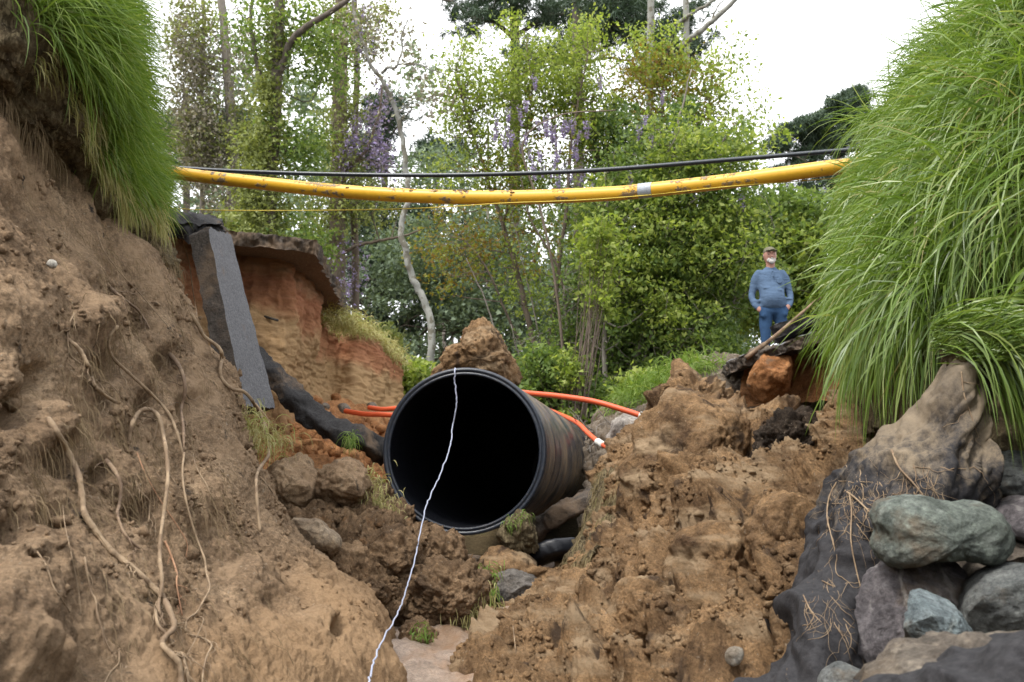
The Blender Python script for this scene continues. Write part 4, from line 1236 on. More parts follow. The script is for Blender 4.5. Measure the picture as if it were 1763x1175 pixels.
part('end_light_stop', V, f, M['hdpe'], cul, attrs={'m': s2})  # unseen cap added at the far end to keep the bore dark

# ------------------------------------------------------------ utility lines over the gap
M['yellow'] = None
m, nt, b = new_mat('yellow_gas_pipe')
v = gpos(nt)
n_a = noise(nt, 4.0, 7, 0.68, v)
n_b = noise(nt, 28, 5, 0.7, v)
geo = nt.nodes.new('ShaderNodeNewGeometry')
sep = nt.nodes.new('ShaderNodeSeparateXYZ')
nt.links.new(geo.outputs['Normal'], sep.inputs[0])
# dried mud lies on top and hangs as a dirt line below
edge_ = mmath(nt, 'ABSOLUTE', mmath(nt, 'SUBTRACT', mmath(nt, 'ABSOLUTE', sep.outputs[2]), 0.62))
md = mmath(nt, 'SUBTRACT', mmath(nt, 'ADD', mmath(nt, 'MULTIPLY', n_a, 0.75), mmath(nt, 'MULTIPLY', n_b, 0.42)), mmath(nt, 'MULTIPLY', edge_, 0.16))
fac = step(nt, md, 0.60, 0.66)
c = mixc(nt, 0.35, (0.66, 0.37, 0.025), ramped(nt, n_b, [(0.3, (0.7, 0.7, 0.7)), (0.7, (1.1, 1.1, 1.1))]), 'MULTIPLY')
c = mixc(nt, fac, c, (0.21, 0.15, 0.09))
nt.links.new(c, b.inputs['Base Color'])
b.inputs['Roughness'].default_value = 0.42
b.inputs['Specular IOR Level'].default_value = 0.45
bump(nt, b, fac, 0.008, 0.8)
M['yellow'] = m
def plain(name, col, rough=0.5, spec=0.4, var=0.2, sc=20, bmp=0.003, dirt=None):
    m, nt, b = new_mat(name)
    v = gpos(nt)
    n = noise(nt, sc, 6, 0.65, v)
    c = mixc(nt, 1.0, col, ramped(nt, n, [(0.25, (1 - var,) * 3), (0.75, (1 + var,) * 3)]), 'MULTIPLY')
    if dirt:
        c = mixc(nt, step(nt, noise(nt, dirt[0], 6, 0.7, v), dirt[2], dirt[2] + 0.08), c, dirt[1])
    nt.links.new(c, b.inputs['Base Color'])
    b.inputs['Roughness'].default_value = rough
    b.inputs['Specular IOR Level'].default_value = spec
    if bmp:
        bump(nt, b, n, bmp, 0.8)
    return m
MUD = (0.20, 0.145, 0.09)
YP = spline(PA([(150, 262, 9.2), (225, 281, 9.0), (300, 298, 8.8), (450, 316, 8.5), (600, 331, 8.25), (750, 339, 8.05), (900, 340, 7.9), (1050, 334, 7.75),
                (1115, 328, 7.65), (1250, 313, 7.45), (1350, 300, 7.3), (1440, 288, 7.15), (1560, 275, 7.0)]), 200)
gp = thing('gas_pipe', 'sagging yellow gas pipe with dried mud and a grey tape wrap spanning the gap', 'pipe', YP[100])
tubes('pipe_tube', [(YP, np.full(200, 0.056))], M['yellow'], gp, 24)
i0 = int(np.argmin(np.abs((YP - CAM) @ RT / ((YP - CAM) @ FW) * F + 881.5 - 1113)))
ii = np.arange(i0 - 2, i0 + 3)
tp = spline(YP[i0 - 2:i0 + 3], 14)
d_ = YP[i0 + 1] - YP[i0]
L_ = 0.105
tc_ = YP[i0] + np.linspace(-0.5, 0.5, 14)[:, None] * L_ * d_ / np.linalg.norm(d_)
o = tubes('tape_wrap', [(tc_, 0.0585 + 0.0012 * np.sin(np.arange(14) * 2.1))], plain('grey_duct_tape', (0.30, 0.33, 0.37), 0.4, 0.5, 0.25, 40, 0.006), gp, 24)
r = np.random.default_rng(5)
mv, mf, off = [], [], 0
for k in range(150):                 # dried mud crusts stuck on top of the pipe
    x_ = r.choice([r.normal(60, 10), r.normal(78, 7), r.normal(95, 6), r.uniform(15, 120), r.normal(30, 6)])
    i = int(np.clip(x_, 14, 180))
    a = math.radians(r.normal(90, 32))
    q = YP[i] + (YP[i + 1] - YP[i]) * r.random() + 0.056 * (np.array([0, -1, 0]) * math.cos(a) + np.array([0, 0, 1]) * math.sin(a))
    s = r.uniform(0.003, 0.010)
    th, ph = np.meshgrid(np.linspace(0, math.pi, 5), np.arange(6) * math.pi / 3, indexing='ij')
    w = np.stack([np.sin(th) * np.cos(ph) * 2.4, np.sin(th) * np.sin(ph) * 1.3, np.cos(th) * 0.8], 2).reshape(-1, 3) * s * (1 + r.normal(0, 0.15, (30, 1)))
    mv.append(w + q)
    i_ = np.arange(4)[:, None] * 6
    j = np.arange(6)[None]
    mf.append(np.stack([i_ + j, i_ + (j + 1) % 6, i_ + 6 + (j + 1) % 6, i_ + 6 + j], 2).reshape(-1, 4) + off)
    off += 30
o = part('mud_crust', np.concatenate(mv), np.concatenate(mf), M['bank'], gp)
tag(o, kind='stuff')

CB = spline(PA([(150, 262, 9.8), (250, 282, 9.6), (330, 291, 9.5), (450, 297, 9.3), (600, 301, 9.1), (750, 302, 8.9), (900, 299, 8.75), (1050, 292, 8.6), (1250, 276, 8.4), (1420, 262, 8.2), (1560, 250, 8.0)]), 160)
o = tubes('utility_cable', [(CB, np.full(160, 0.0195))], plain('black_cable_sheath', (0.012, 0.018, 0.026), 0.35, 0.5, 0.3, 30, 0.002, (14, MUD, 0.68)), None, 12)
tag(o, 'thin black cable strung just above the yellow gas pipe', 'cable')
recentre(o)
TW = spline(PA([(240, 352, 8.7), (330, 361, 8.6), (480, 363, 8.4), (650, 361, 8.2), (760, 357, 8.0), (870, 350, 7.85), (1000, 345, 7.7), (1120, 336, 7.6), (1250, 322, 7.4), (1400, 310, 7.25), (1500, 302, 7.1)]), 120)
o = tubes('tracer_wire', [(TW, np.full(120, 0.0042))], plain('yellow_wire', (0.55, 0.42, 0.06), 0.5, 0.3), None, 6)
tag(o, 'very thin yellow tracer wire hanging under the gas pipe', 'wire')
recentre(o)

CO = spline(PA([(784, 634, 8.05), (783, 640, 7.93), (783, 660, 7.92), (786, 685, 7.9), (785, 705, 7.9), (779, 735, 7.88), (776, 765, 7.75), (765, 800, 7.5), (750, 835, 7.1), (735, 870, 6.65), (725, 910, 6.2),
                (714, 965, 5.75), (703, 1005, 5.45), (692, 1040, 4.95), (675, 1075, 4.45), (655, 1110, 3.95), (642, 1145, 3.55), (634, 1180, 3.25), (628, 1230, 3.0)]), 150)
wob = np.random.default_rng(8).normal(size=(150, 3)) * 0.0022
o = tubes('cord', [(CO + wob, np.linspace(0.0058, 0.0036, 150))], plain('white_cord', (0.33, 0.355, 0.45), 0.55, 0.3, 0.15), None, 8)
tag(o, 'thin white cord hanging across the mouth of the big black pipe', 'cord')
recentre(o)

M['orange_plastic'] = plain('orange_conduit_plastic', (0.62, 0.10, 0.035), 0.45, 0.4, 0.12, 12, 0.002, (26, (0.30, 0.16, 0.10), 0.66))
M['white_plastic'] = plain('white_coupling_plastic', (0.62, 0.60, 0.55), 0.5, 0.4, 0.12, 30, 0.002, (18, (0.34, 0.27, 0.2), 0.62))
def conduit(pts, label, cp):
    c = spline(PA(pts), 120)
    t = thing('conduit', label, 'conduit', c[0], 'orange conduits crossing the washout')
    tubes('conduit_tube', [(c, np.full(120, 0.0265))], M['orange_plastic'], t, 14)
    if cp:
        i = int(np.argmin(np.abs((c - CAM) @ RT / ((c - CAM) @ FW) * F + 881.5 - cp[0])))
        d_ = (c[i + 1] - c[i]) / np.linalg.norm(c[i + 1] - c[i])
        q = c[i] + np.linspace(-0.5, 0.5, 12)[:, None] * cp[1] * d_
        tubes('coupling', [(q, np.array([0.034, 0.038, 0.038, 0.035, 0.035, 0.035, 0.035, 0.035, 0.035, 0.038, 0.038, 0.034]))], M['white_plastic'], t, 18)
    return t
conduit([(840, 668, 10.5), (870, 671, 10.2), (908, 677, 9.9), (960, 682, 9.7), (1020, 691, 9.5), (1070, 705, 9.35), (1125, 724, 9.2), (1165, 742, 9.0)], 'upper orange conduit arching over to the right soil block', (1112, 0.14))
conduit([(945, 706, 13.0), (990, 726, 11.4), (1012, 746, 10.6), (1034, 764, 9.9), (1075, 785, 9.4), (1110, 797, 9.1)], 'lower orange conduit with a white coupling right of the pipe', (1034, 0.19))
conduit([(595, 708, 10.4), (625, 713, 10.2), (655, 714, 10.1), (690, 716, 10.0), (715, 718, 10.0)], 'lower orange conduit stub left of the pipe mouth', None)
conduit([(635, 702, 10.9), (660, 705, 10.8), (690, 703, 10.7), (712, 705, 10.6)], 'upper orange conduit stub left of the pipe mouth', None)

# ------------------------------------------------------------ debris under the pipe
strip('asphalt_log', PA([(905, 925, 8.4), (940, 900, 8.3), (975, 880, 8.2), (1015, 862, 8.3), (1040, 850, 8.5)]), 0.32, 0.15, (0.2, 1, 0.1), M['asphalt_edge'],
      seed=6, amp=0.04, label='arched brown slab of broken asphalt right of the pipe base', cat='asphalt')
strip('plastic_offcut', PA([(898, 965, 7.9), (930, 955, 7.8), (965, 945, 7.8), (1010, 950, 7.9)]), 0.32, 0.14, (0.1, 1, -0.2), M['hdpe_in'],
      seed=7, amp=0.012, label='dark grey curved plastic lying under the arched slab', cat='debris')
rock('root_clump', [(868, 945), (866, 905), (885, 888), (912, 890), (918, 920), (910, 955), (888, 962)], 7.6, 0.14, M['turf'],
     'fibrous root clump hanging under the right side of the pipe', 'root clump', cuts=1, cut=0.95, amp=0.14, lump=0.15, seed=61)
rock('soil_mound', [(820, 1000), (828, 965), (850, 945), (890, 950), (925, 985), (935, 1005), (880, 1010)], 7.5, 0.25, M['heap'],
     'smooth brown mound of sand under the pipe', 'soil pile', cuts=1, cut=0.95, amp=0.03, lump=0.02, seed=62)
# dry turf mat draped over the left flank of the right slope
TM_O, TM_B, TM_G, TM_N = patch('turf_mat', [
    [(1075, 800, 7.75), (1045, 830, 7.7), (1010, 900, 7.5), (975, 985, 7.1)],
    [(1095, 812, 7.3), (1068, 850, 7.15), (1040, 905, 7.0), (1000, 985, 6.7)],
    [(1100, 835, 7.3), (1082, 870, 7.1), (1066, 915, 6.9), (1040, 970, 6.5)],
], 70, 110, d_turf, M['turf'])
del TM_O['kind']
tag(TM_O, 'drape of dry matted turf between the pipe debris and the right slope', 'turf')
R_, N_, cl, r = scatter(TM_G, TM_N, 0, 1, 0, 1, 3800, 101, 40, 0.03)
dr = N_ * 0.5 + np.array([-0.1, -0.1, -0.5]) + cl * 0.3 + r.normal(size=(3800, 3)) * 0.3
bl = blades('turf_fibres', R_, dr, r.uniform(0.08, 0.26, 3800), r.uniform(0.0015, 0.0032, 3800), r.uniform(1.2, 2.2, 3800), leafmat('dry_root_hair', [(0.12, 0.085, 0.045), (0.22, 0.165, 0.09), (0.32, 0.26, 0.15), (0.20, 0.21, 0.08)], 0.2, 0.7, 0.1), seg=5, seed=102, curl=0.25)
bl.parent = TM_O
def sprigs(pts, n, Lr, mat, label, seed, w=(0.004, 0.008), sp=0.04, name='grass_tuft', lean=(0, -0.3, 0.7)):
    r = np.random.default_rng(seed)
    base = PA(pts)[r.integers(0, len(pts), n)] + r.normal(size=(n, 3)) * sp
    dr = np.array(lean) + r.normal(size=(n, 3)) * 0.5
    o = blades(name, base, dr, r.uniform(*Lr, n), r.uniform(*w, n), r.uniform(0.8, 1.8, n), mat, seg=6, seed=seed + 1)
    return tag(o, label, 'grass')
sprigs([(602, 752, 8.0), (604, 760, 7.98)], 90, (0.06, 0.18), M['grass_fine'], 'small green tuft growing on the bent asphalt strip', 111, sp=0.02, lean=(0, -0.5, 0.2))
sprigs([(425, 730, 5.95), (440, 745, 5.9), (470, 760, 6.9)], 420, (0.06, 0.18), M['straw'], 'dry grass tuft at the foot of the leaning slab', 113, sp=0.06)
sprigs([(840, 985, 6.3), (845, 1010, 6.3), (838, 1030, 6.3)], 130, (0.04, 0.12), M['grass_fine'], 'green tuft on the right side of the crumbly clod', 115, sp=0.035)
sprigs([(635, 830, 6.95), (650, 860, 7.0), (665, 880, 7.2)], 380, (0.05, 0.14), M['straw'], 'dry tuft beside the pyramid-like clod', 117, sp=0.06)
sprigs([(720, 1090, 5.35), (735, 1100, 5.4)], 90, (0.03, 0.08), M['grass_fine'], 'sprig of grass on the small mossy clod', 119, sp=0.03)
sprigs([(900, 890, 7.45), (880, 900, 7.45)], 45, (0.06, 0.14), M['grass_fine'], 'green sprig on the clump under the pipe', 121, sp=0.03)
sprigs([(820, 1045, 5.75), (800, 1060, 5.7), (835, 1030, 5.9)], 160, (0.04, 0.12), M['straw'], 'dry stalks hanging below the crumbly clod', 123, sp=0.05, lean=(0.2, -0.4, -0.5))

# ------------------------------------------------------------ black fabric
m, nt, b = new_mat('black_geotextile')
v = gpos(nt)
sep = nt.nodes.new('ShaderNodeSeparateXYZ')
nt.links.new(v, sep.inputs[0])
na = noise(nt, 3.0, 8, 0.72, scaled(nt, v, (2.2, 1.0, 1.1), (0, -0.75, 0)))
nb_ = noise(nt, 40, 5, 0.75, v)
h = mmath(nt, 'ADD', mmath(nt, 'MULTIPLY', mmath(nt, 'SUBTRACT', sep.outputs[2], 0.92), 0.75), mmath(nt, 'ADD', mmath(nt, 'MULTIPLY', na, 1.0), mmath(nt, 'MULTIPLY', nb_, 0.5)))
fac = mmath(nt, 'MULTIPLY', step(nt, h, 0.82, 1.12), 0.85)
c = mixc(nt, fac, ramped(nt, nb_, [(0.3, (0.012, 0.012, 0.014)), (0.7, (0.04, 0.038, 0.04))]), ramped(nt, na, [(0.35, (0.075, 0.06, 0.045)), (0.65, (0.25, 0.195, 0.13))]))
nt.links.new(c, b.inputs['Base Color'])
b.inputs['Roughness'].default_value = 0.8
bump(nt, b, nb_, 0.006, 0.8)
M['fabric'] = m
def d_cloth(p):
    k = smooth01((p[:, 2] - 0.62) / 0.35)
    s1 = np.stack([p[:, 0] * 1.5 - p[:, 2] * 0.45, p[:, 1] * 0.5, p[:, 2] * 0.3], 1)
    s2 = np.stack([p[:, 0] * 1.2 - p[:, 2] * 0.9, p[:, 1] * 0.5, p[:, 2] * 0.3 + p[:, 0] * 0.3], 1)
    F1 = 0.12 * ridge(s1, 3.4, 2, 0.4) + 0.03 * ridge(s1, 8.0, 2, 0.5, 3)
    F2 = 0.06 * ridge(s2, 3.6, 2, 0.4) + 0.045 * ridge(s2, 8.5, 2, 0.5, 3) + 0.016 * ridge(s2, 19, 2, 0.5, 8)
    top = 1 - 0.55 * smooth01((p[:, 2] - 1.15) / 0.3)
    return (F1 * (1 - k) + F2 * k + 0.008 * fbm(p, 10, 3) - 0.05) * top
FB_O, FB_B, FB_G, FB_N = patch('black_fabric', [
    [(1646, 632, 3.78), (1658, 622, 3.72), (1676, 626, 3.70), (1690, 640, 3.8)],
    [(1582, 710, 3.85), (1622, 700, 3.70), (1662, 700, 3.62), (1698, 720, 3.68)],
    [(1496, 785, 3.95), (1560, 770, 3.76), (1630, 775, 3.60), (1702, 800, 3.62)],
    [(1436, 850, 4.05), (1510, 840, 3.75), (1590, 850, 3.55), (1700, 880, 3.72)],
    [(1412, 940, 4.0), (1450, 930, 3.75), (1500, 930, 3.6), (1570, 960, 3.75)],
    [(1385, 1040, 3.85), (1415, 1030, 3.6), (1455, 1040, 3.5), (1510, 1060, 3.65)],
    [(1360, 1110, 3.7), (1395, 1110, 3.45), (1440, 1110, 3.38), (1490, 1120, 3.55)],
    [(1325, 1170, 3.5), (1380, 1175, 3.32), (1440, 1170, 3.28), (1500, 1170, 3.42)],
    [(1290, 1230, 3.4), (1370, 1240, 3.2), (1440, 1240, 3.15), (1500, 1240, 3.3)],
], 220, 100, d_cloth, M['fabric'])
del FB_O['kind']
tag(FB_O, 'muddy black fabric sheet hanging in folds beside the boulders', 'fabric')
FF_O, _, _, _ = patch('black_fabric', [
    [(1480, 1195, 2.5), (1560, 1168, 2.45), (1640, 1142, 2.4), (1720, 1120, 2.35), (1800, 1100, 2.3)],
    [(1480, 1215, 2.3), (1560, 1190, 2.2), (1640, 1168, 2.15), (1720, 1135, 2.1), (1800, 1120, 2.05)],
    [(1480, 1260, 2.15), (1560, 1240, 2.05), (1640, 1240, 2.0), (1720, 1240, 1.95), (1800, 1240, 1.9)],
], 80, 120, lambda p: 0.035 * ridge(p * np.array([1.4, 0.6, 0.8]), 3.5, 3) - 0.02, M['fabric'])
del FF_O['kind']
tag(FF_O, 'crumpled dark fabric across the bottom right corner', 'fabric')
for q in (FB_O, FF_O):
    md_ = q.modifiers.new('thickness', 'SOLIDIFY')
    md_.thickness = 0.006
    md_.offset = -1

# ------------------------------------------------------------ roots
M['root'] = barkmat('tan_root_bark', (0.17, 0.12, 0.075), (0.36, 0.265, 0.17), 14, 0.010, (11, (0.20, 0.14, 0.09)))
M['root_dark'] = barkmat('brown_root_bark', (0.09, 0.06, 0.04), (0.22, 0.15, 0.10), 14, 0.010, (11, (0.24, 0.17, 0.11)))
M['root_red'] = barkmat('reddish_root', (0.24, 0.12, 0.07), (0.40, 0.24, 0.14), 14, 0.006)
def root(px, rpx0, rpx1, label, mat='root', bv=None, lift=0.75, grp='roots hanging from the left bank', free=0.0, hook=0.0, cat='root', name='root'):
    bvs = [LB_B] if bv is None else bv
    q = spline(np.array(px, float), max(24, len(px) * 8))
    ds = []
    for x, y in q:
        best = None
        for b_ in bvs:
            h_, _n = hit(b_, x, y, 12)
            if h_ is not None:
                dd = (h_ - CAM) @ FW
                best = dd if best is None else min(best, dd)
        ds.append(best)
    good = [d for d in ds if d is not None]
    last = good[0] if good else 4
    for i in range(len(ds)):
        if ds[i] is None:
            ds[i] = last
        last = ds[i]
    ds = np.array(ds)
    # a root bridges hollows instead of following them: running minimum, then smoothing
    k = max(3, len(ds) // 9)
    mn = np.array([ds[max(0, i - k):i + k + 1].min() for i in range(len(ds))])
    sm = 0.35 * ds + 0.65 * mn
    ker = np.ones(5) / 5
    sm = np.convolve(np.pad(sm, 2, 'edge'), ker, 'valid')
    rr = 0.85 * np.linspace(rpx0, rpx1, len(q)) / F * sm
    rr = rr * (1 + 0.30 * perlin(np.stack([np.arange(len(q)) * 0.45, np.full(len(q), rpx0 * 7.7), np.zeros(len(q))], 1)))
    t = np.linspace(0, 1, len(q))
    dd = sm - rr * lift - free * np.sin(t * math.pi)
    dd[0] += hook
    dd[-1] += hook
    pts = PA(np.column_stack([q, dd]))
    o = tubes(name, [(pts, rr)], M[mat], None, 9)
    tag(o, label, cat, grp)
    recentre(o)
    if rpx0 > 1.5 and name == 'root':
        rg = np.random.default_rng(int(px[0][0] * 7 + px[0][1]))
        sub_ = []
        for _ in range(3 + int(rpx0)):
            i = rg.integers(1, len(q) - 1)
            x, y = q[i]
            a_ = 1.57 + rg.normal() * 0.6
            Lr = rg.uniform(18, 75)
            pq = [pts[i]]
            for t_ in range(9):
                x += Lr / 9 * math.cos(a_)
                y += Lr / 9 * math.sin(a_)
                a_ += rg.normal() * 0.35
                h_, n_ = hit(bvs[0], x, y, 12)
                if h_ is None:
                    break
                g_ = 0.010 + 0.02 * math.sin(min(1, t_ / 8) * math.pi)
                pq.append(h_ * 0.8 + pq[-1] * 0.2 + n_ * g_ * 0.5 if np.linalg.norm(h_ - pq[-1]) < 0.3 else pq[-1] + np.array([0, -0.01, -0.02]))
            if len(pq) > 4:
                c_ = spline(pq, len(pq) * 2)
                sub_.append((c_, np.linspace(min(rr[i] * 0.5, 0.0034), 0.0007, len(c_))))
        if sub_:
            V_, f_ = tube_arrays(sub_, 5, False)
            tag(part('rootlets', V_, f_, M[mat], o), kind='stuff')
    return o
root([(222, 762), (226, 735), (238, 711), (255, 705), (272, 716), (280, 745), (286, 775), (289, 820), (284, 870), (277, 920), (275, 960), (279, 1005), (273, 1040), (276, 1060), (286, 1082)], 4.5, 3.6,
     'tan root arching up like a hook then dropping straight down', free=0.04, hook=0.05)
root([(84, 722), (100, 748), (120, 785), (136, 820), (142, 860), (146, 885), (165, 915), (188, 945), (205, 960), (235, 985), (262, 1010), (280, 1028), (293, 1055), (300, 1080), (284, 1098), (280, 1112), (296, 1128), (310, 1148), (312, 1190)], 6.2, 6.0,
     'thickest root running diagonally down the left bank to the knot', hook=0.03)
root([(202, 563), (190, 577), (187, 596), (196, 618), (228, 648), (262, 680), (290, 712), (303, 740), (312, 770), (317, 800)], 3.6, 2.8,
     'curved tan root sweeping down right from under the dark hollow', free=0.03, hook=0.04)
root([(317, 780), (314, 815), (318, 850), (326, 885), (338, 925), (352, 962), (355, 985), (361, 1012), (350, 1035), (338, 1055), (322, 1068), (319, 1090)], 2.3, 2.0,
     'thin pale root falling below the curved one beside the hook', free=0.03)
root([(183, 488), (200, 505), (222, 522), (238, 535), (250, 552), (257, 566)], 3.6, 1.6, 'brown root at the top of the left bank', 'root_dark')
root([(292, 610), (308, 630), (317, 655), (318, 680), (312, 705), (316, 740), (316, 790)], 4.6, 2.4, 'dark brown root coming out of the black hole', 'root_dark', free=0.04)
root([(293, 607), (288, 618), (286, 632)], 1.8, 1.4, 'short tan root stub in front of the black hole', hook=0.03)
root([(328, 540), (342, 562), (352, 580), (374, 596), (382, 612), (379, 640), (384, 656), (400, 670), (420, 675), (438, 696), (455, 730), (463, 765), (462, 785), (446, 808), (441, 830), (443, 870), (448, 915)], 4.0, 3.4,
     'long root winding along the right edge of the left bank', bv=[LB_B, OS_B], free=0.0)
root([(440, 695), (452, 710), (468, 730)], 1.6, 0.8, 'thin side root near the foot of the leaning slab')
root([(447, 822), (460, 835), (474, 856)], 1.6, 0.8, 'thin side root over the grey-brown clod', bv=[LB_B])
root([(118, 585), (135, 600), (148, 622), (156, 642), (162, 662), (180, 680), (198, 692)], 4.5, 3.6, 'broken pale-ended root sticking down left of the curved one', free=0.03, hook=0.0)
root([(128, 540), (118, 562), (117, 590), (122, 612), (138, 626)], 1.8, 1.4, 'thin tan loop of root in the upper left of the bank')
root([(170, 655), (190, 662), (206, 680), (221, 700)], 1.3, 0.7, 'hair-thin root beside the pale-ended root', free=0.03)
root([(182, 792), (198, 812), (208, 838), (205, 870), (202, 885), (212, 915), (226, 932), (241, 945)], 4.6, 2.2, 'knobbly root in the middle of the left bank', 'root_dark', free=0.02)
root([(234, 828), (240, 845), (256, 862), (257, 882), (256, 900)], 2.8, 1.6, 'short forked root between the knobbly root and the hook')
root([(64, 950), (80, 975), (92, 1010), (105, 1030), (120, 1055)], 1.7, 1.0, 'thin straight root at the lower left')
root([(146, 960), (150, 985), (157, 1018), (165, 1034), (167, 1055), (176, 1085), (184, 1108), (193, 1124)], 2.2, 1.8, 'wiggly pale root in the lower left')
root([(205, 1118), (204, 1142), (190, 1158), (178, 1180)], 2.0, 1.6, 'pale root end curling at the bottom left')
root([(284, 932), (292, 950), (304, 985), (304, 1005), (308, 1030), (314, 1060)], 2.6, 1.2, 'reddish root right of the dropping hook root', 'root_red')
root([(322, 1092), (345, 1098), (364, 1110), (356, 1130), (350, 1155), (348, 1182)], 2.2, 2.2, 'pale root bending down near the bottom of the bank')
root([(316, 1070), (330, 1062), (350, 1066), (338, 1098), (318, 1135)], 1.6, 1.0, 'thin loop of root above the knot')
root([(300, 1135), (312, 1125), (320, 1150), (326, 1185)], 3.4, 2.8, 'second strand below the root knot')
root([(278, 1030), (268, 1045), (272, 1075), (286, 1092), (298, 1112)], 3.4, 3.2, 'strand of root twisting into the knot', free=0.03)
root([(332, 780), (338, 805), (358, 840), (368, 870), (384, 902)], 1.3, 0.8, 'hair-thin root right of the pale falling root')
root([(236, 780), (250, 815), (275, 860), (305, 905), (322, 935), (320, 960)], 1.1, 0.8, 'hair-thin reddish root crossing behind the hook', 'root_red')
root([(166, 398), (178, 430), (205, 468), (240, 505), (270, 540), (300, 575)], 1.2, 0.8, 'hair-thin root trailing down from the left grass', 'root', free=0.05)
root([(108, 870), (112, 905), (124, 960), (134, 1010), (140, 1060)], 1.1, 0.8, 'hair-thin root on the shaded lower left')
root([(310, 405), (325, 450), (332, 500), (340, 545)], 1.2, 0.8, 'hair-thin root hanging in front of the clay wall', 'root', bv=[LB_B, CW_B], free=0.05)
root([(1442, 828), (1428, 855), (1424, 890), (1432, 925), (1438, 950)], 1.8, 1.3, 'tan root along the top left fold of the fabric', bv=[FB_B], grp='roots over the fabric')
root([(1462, 850), (1466, 880), (1465, 930), (1475, 985), (1487, 1030)], 1.8, 1.2, 'tan root hanging straight down over the fabric', bv=[FB_B], grp='roots over the fabric')
root([(1535, 775), (1548, 805), (1575, 835), (1600, 868)], 2.4, 1.4, 'tan root crossing the muddy upper fabric', bv=[FB_B], grp='roots over the fabric')
root([(1455, 845), (1475, 860), (1500, 885), (1518, 905)], 2.2, 1.4, 'forked tan root leading to the bone-shaped boulder', bv=[FB_B], grp='roots over the fabric')
root([(1383, 1025), (1395, 1050), (1412, 1070), (1428, 1085)], 1.6, 1.2, 'short tan root over the lower black fold', bv=[FB_B], grp='roots over the fabric')
root([(1655, 640), (1660, 680), (1672, 715), (1680, 740)], 1.6, 1.0, 'tan root down the peak of the fabric', bv=[FB_B], grp='roots over the fabric')
root([(1415, 1000), (1440, 1010), (1465, 1000), (1478, 985)], 1.2, 1.0, 'thin root looped across the black fold', bv=[FB_B], grp='roots over the fabric')
root([(883, 1078), (885, 1095), (889, 1130)], 1.4, 0.9, 'pale twig standing in the soil at the lower centre', bv=[RB_B], grp='twigs', cat='twig', name='twig')
o = tubes('stick', [(spline(PA([(1284, 617, 9.0), (1330, 583, 9.0), (1380, 540, 9.05), (1412, 512, 9.1)]), 24), np.linspace(0.022, 0.012, 24))], M['root_dark'], None, 8)
tag(recentre(o), 'long bare stick leaning across the broken right road edge', 'stick')
o = tubes('stub_pipe', [(PA([(455, 545, 9.35), (478, 552, 9.2)]), 0.012)], plain('dark_rod', (0.03, 0.025, 0.02), 0.7), None, 8)
tag(recentre(o), 'short dark rod poking out of the yellow sand of the clay wall', 'rod')

r = np.random.default_rng(77)      # web of hair-thin roots over the cloth
web = []
for k in range(120):
    x, y = (r.uniform(1430, 1620), r.uniform(790, 870)) if k < 90 else (r.uniform(1380, 1480), r.uniform(900, 1080))
    ang, L_ = r.uniform(0.9, 2.1), r.uniform(60, 180)
    pq = []
    for t in np.linspace(0, 1, 18):
        x += L_ / 18 * math.cos(ang)
        y += L_ / 18 * math.sin(ang)
        ang += r.normal() * 0.34
        h_, n_ = hit(FB_B, x, y, 12)
        if h_ is None:
            break
        pq.append(h_ + n_ * 0.004 - FW * 0.012 * math.sin(t * math.pi))
    if len(pq) > 4:
        web.append((np.array(pq), np.linspace(min(0.0024, 0.0005 + r.exponential(0.0006)), 0.0004, len(pq))))
V, f = tube_arrays(web, 5, False)
o = mesh_np('root_web', V, f, M['root'])
tag(o, 'web of fine tan roots spread over the black fabric', 'roots', kind='stuff')

# ------------------------------------------------------------ the man
SC_P = 1.0
foot = P(1335, 646, 14.0)
man = thing('person', 'bearded man in blue shirt, jeans and cap standing with both hands in his pockets', 'person', foot)
man.scale = (1.07, 1.04, 1.05)
def balls(chains, step_=0.03):
    """union of ellipsoids interpolated along chains; remeshed into one skin."""
    V, Fc, off = [], [], 0
    th, ph = np.meshgrid(np.linspace(0, math.pi, 9), np.arange(14) * 2 * math.pi / 14, indexing='ij')
    U = np.stack([np.sin(th) * np.cos(ph), np.sin(th) * np.sin(ph), np.cos(th)], 2).reshape(-1, 3)
    i_ = np.arange(8)[:, None] * 14
    j = np.arange(14)[None]
    f = np.stack([i_ + j, i_ + 14 + j, i_ + 14 + (j + 1) % 14, i_ + (j + 1) % 14], 2).reshape(-1, 4)
    for ch in chains:
        ch = np.array(ch, float)
        if len(ch) == 1:
            pts = ch
        else:
            L = sum(np.linalg.norm(ch[k + 1, :3] - ch[k, :3]) for k in range(len(ch) - 1))
            pts = spline(ch, max(3, int(L / step_)))
        for q in pts:
            V.append(U * q[3:6] + q[:3])
            Fc.append(f + off)
            off += len(U)
    return np.concatenate(V), np.concatenate(Fc)
def flesh(name, chains, mat, root_, vox=0.012, smooth=6):
    V, Fc = balls(chains)
    me = bpy.data.meshes.new(name)
    me.from_pydata([tuple(x) for x in V], [], Fc.tolist())
    me.materials.append(mat)
    o = bpy.data.objects.new(name, me)
    COL.objects.link(o)
    o.parent = root_
    rm = o.modifiers.new('skin', 'REMESH')
    rm.mode = 'VOXEL'
    rm.voxel_size = vox * 1.35
    rm.use_smooth_shade = True
    if smooth:
        s = o.modifiers.new('smooth', 'SMOOTH')
        s.iterations = smooth
        s.factor = 0.5
    return o
def B(x, y, z, r, ry=None, rz=None):
    return (x, y, z, r, ry or r, rz or r)
skin = plain('weathered_skin', (0.30, 0.155, 0.115), 0.55, 0.3, 0.12, 30)
shirt = plain('blue_cotton', (0.068, 0.105, 0.165), 0.9, 0.1, 0.10, 14, 0.004)
_n = shirt.node_tree
_b = _n.nodes['Principled BSDF']
_o = _n.nodes.new('ShaderNodeNewGeometry')
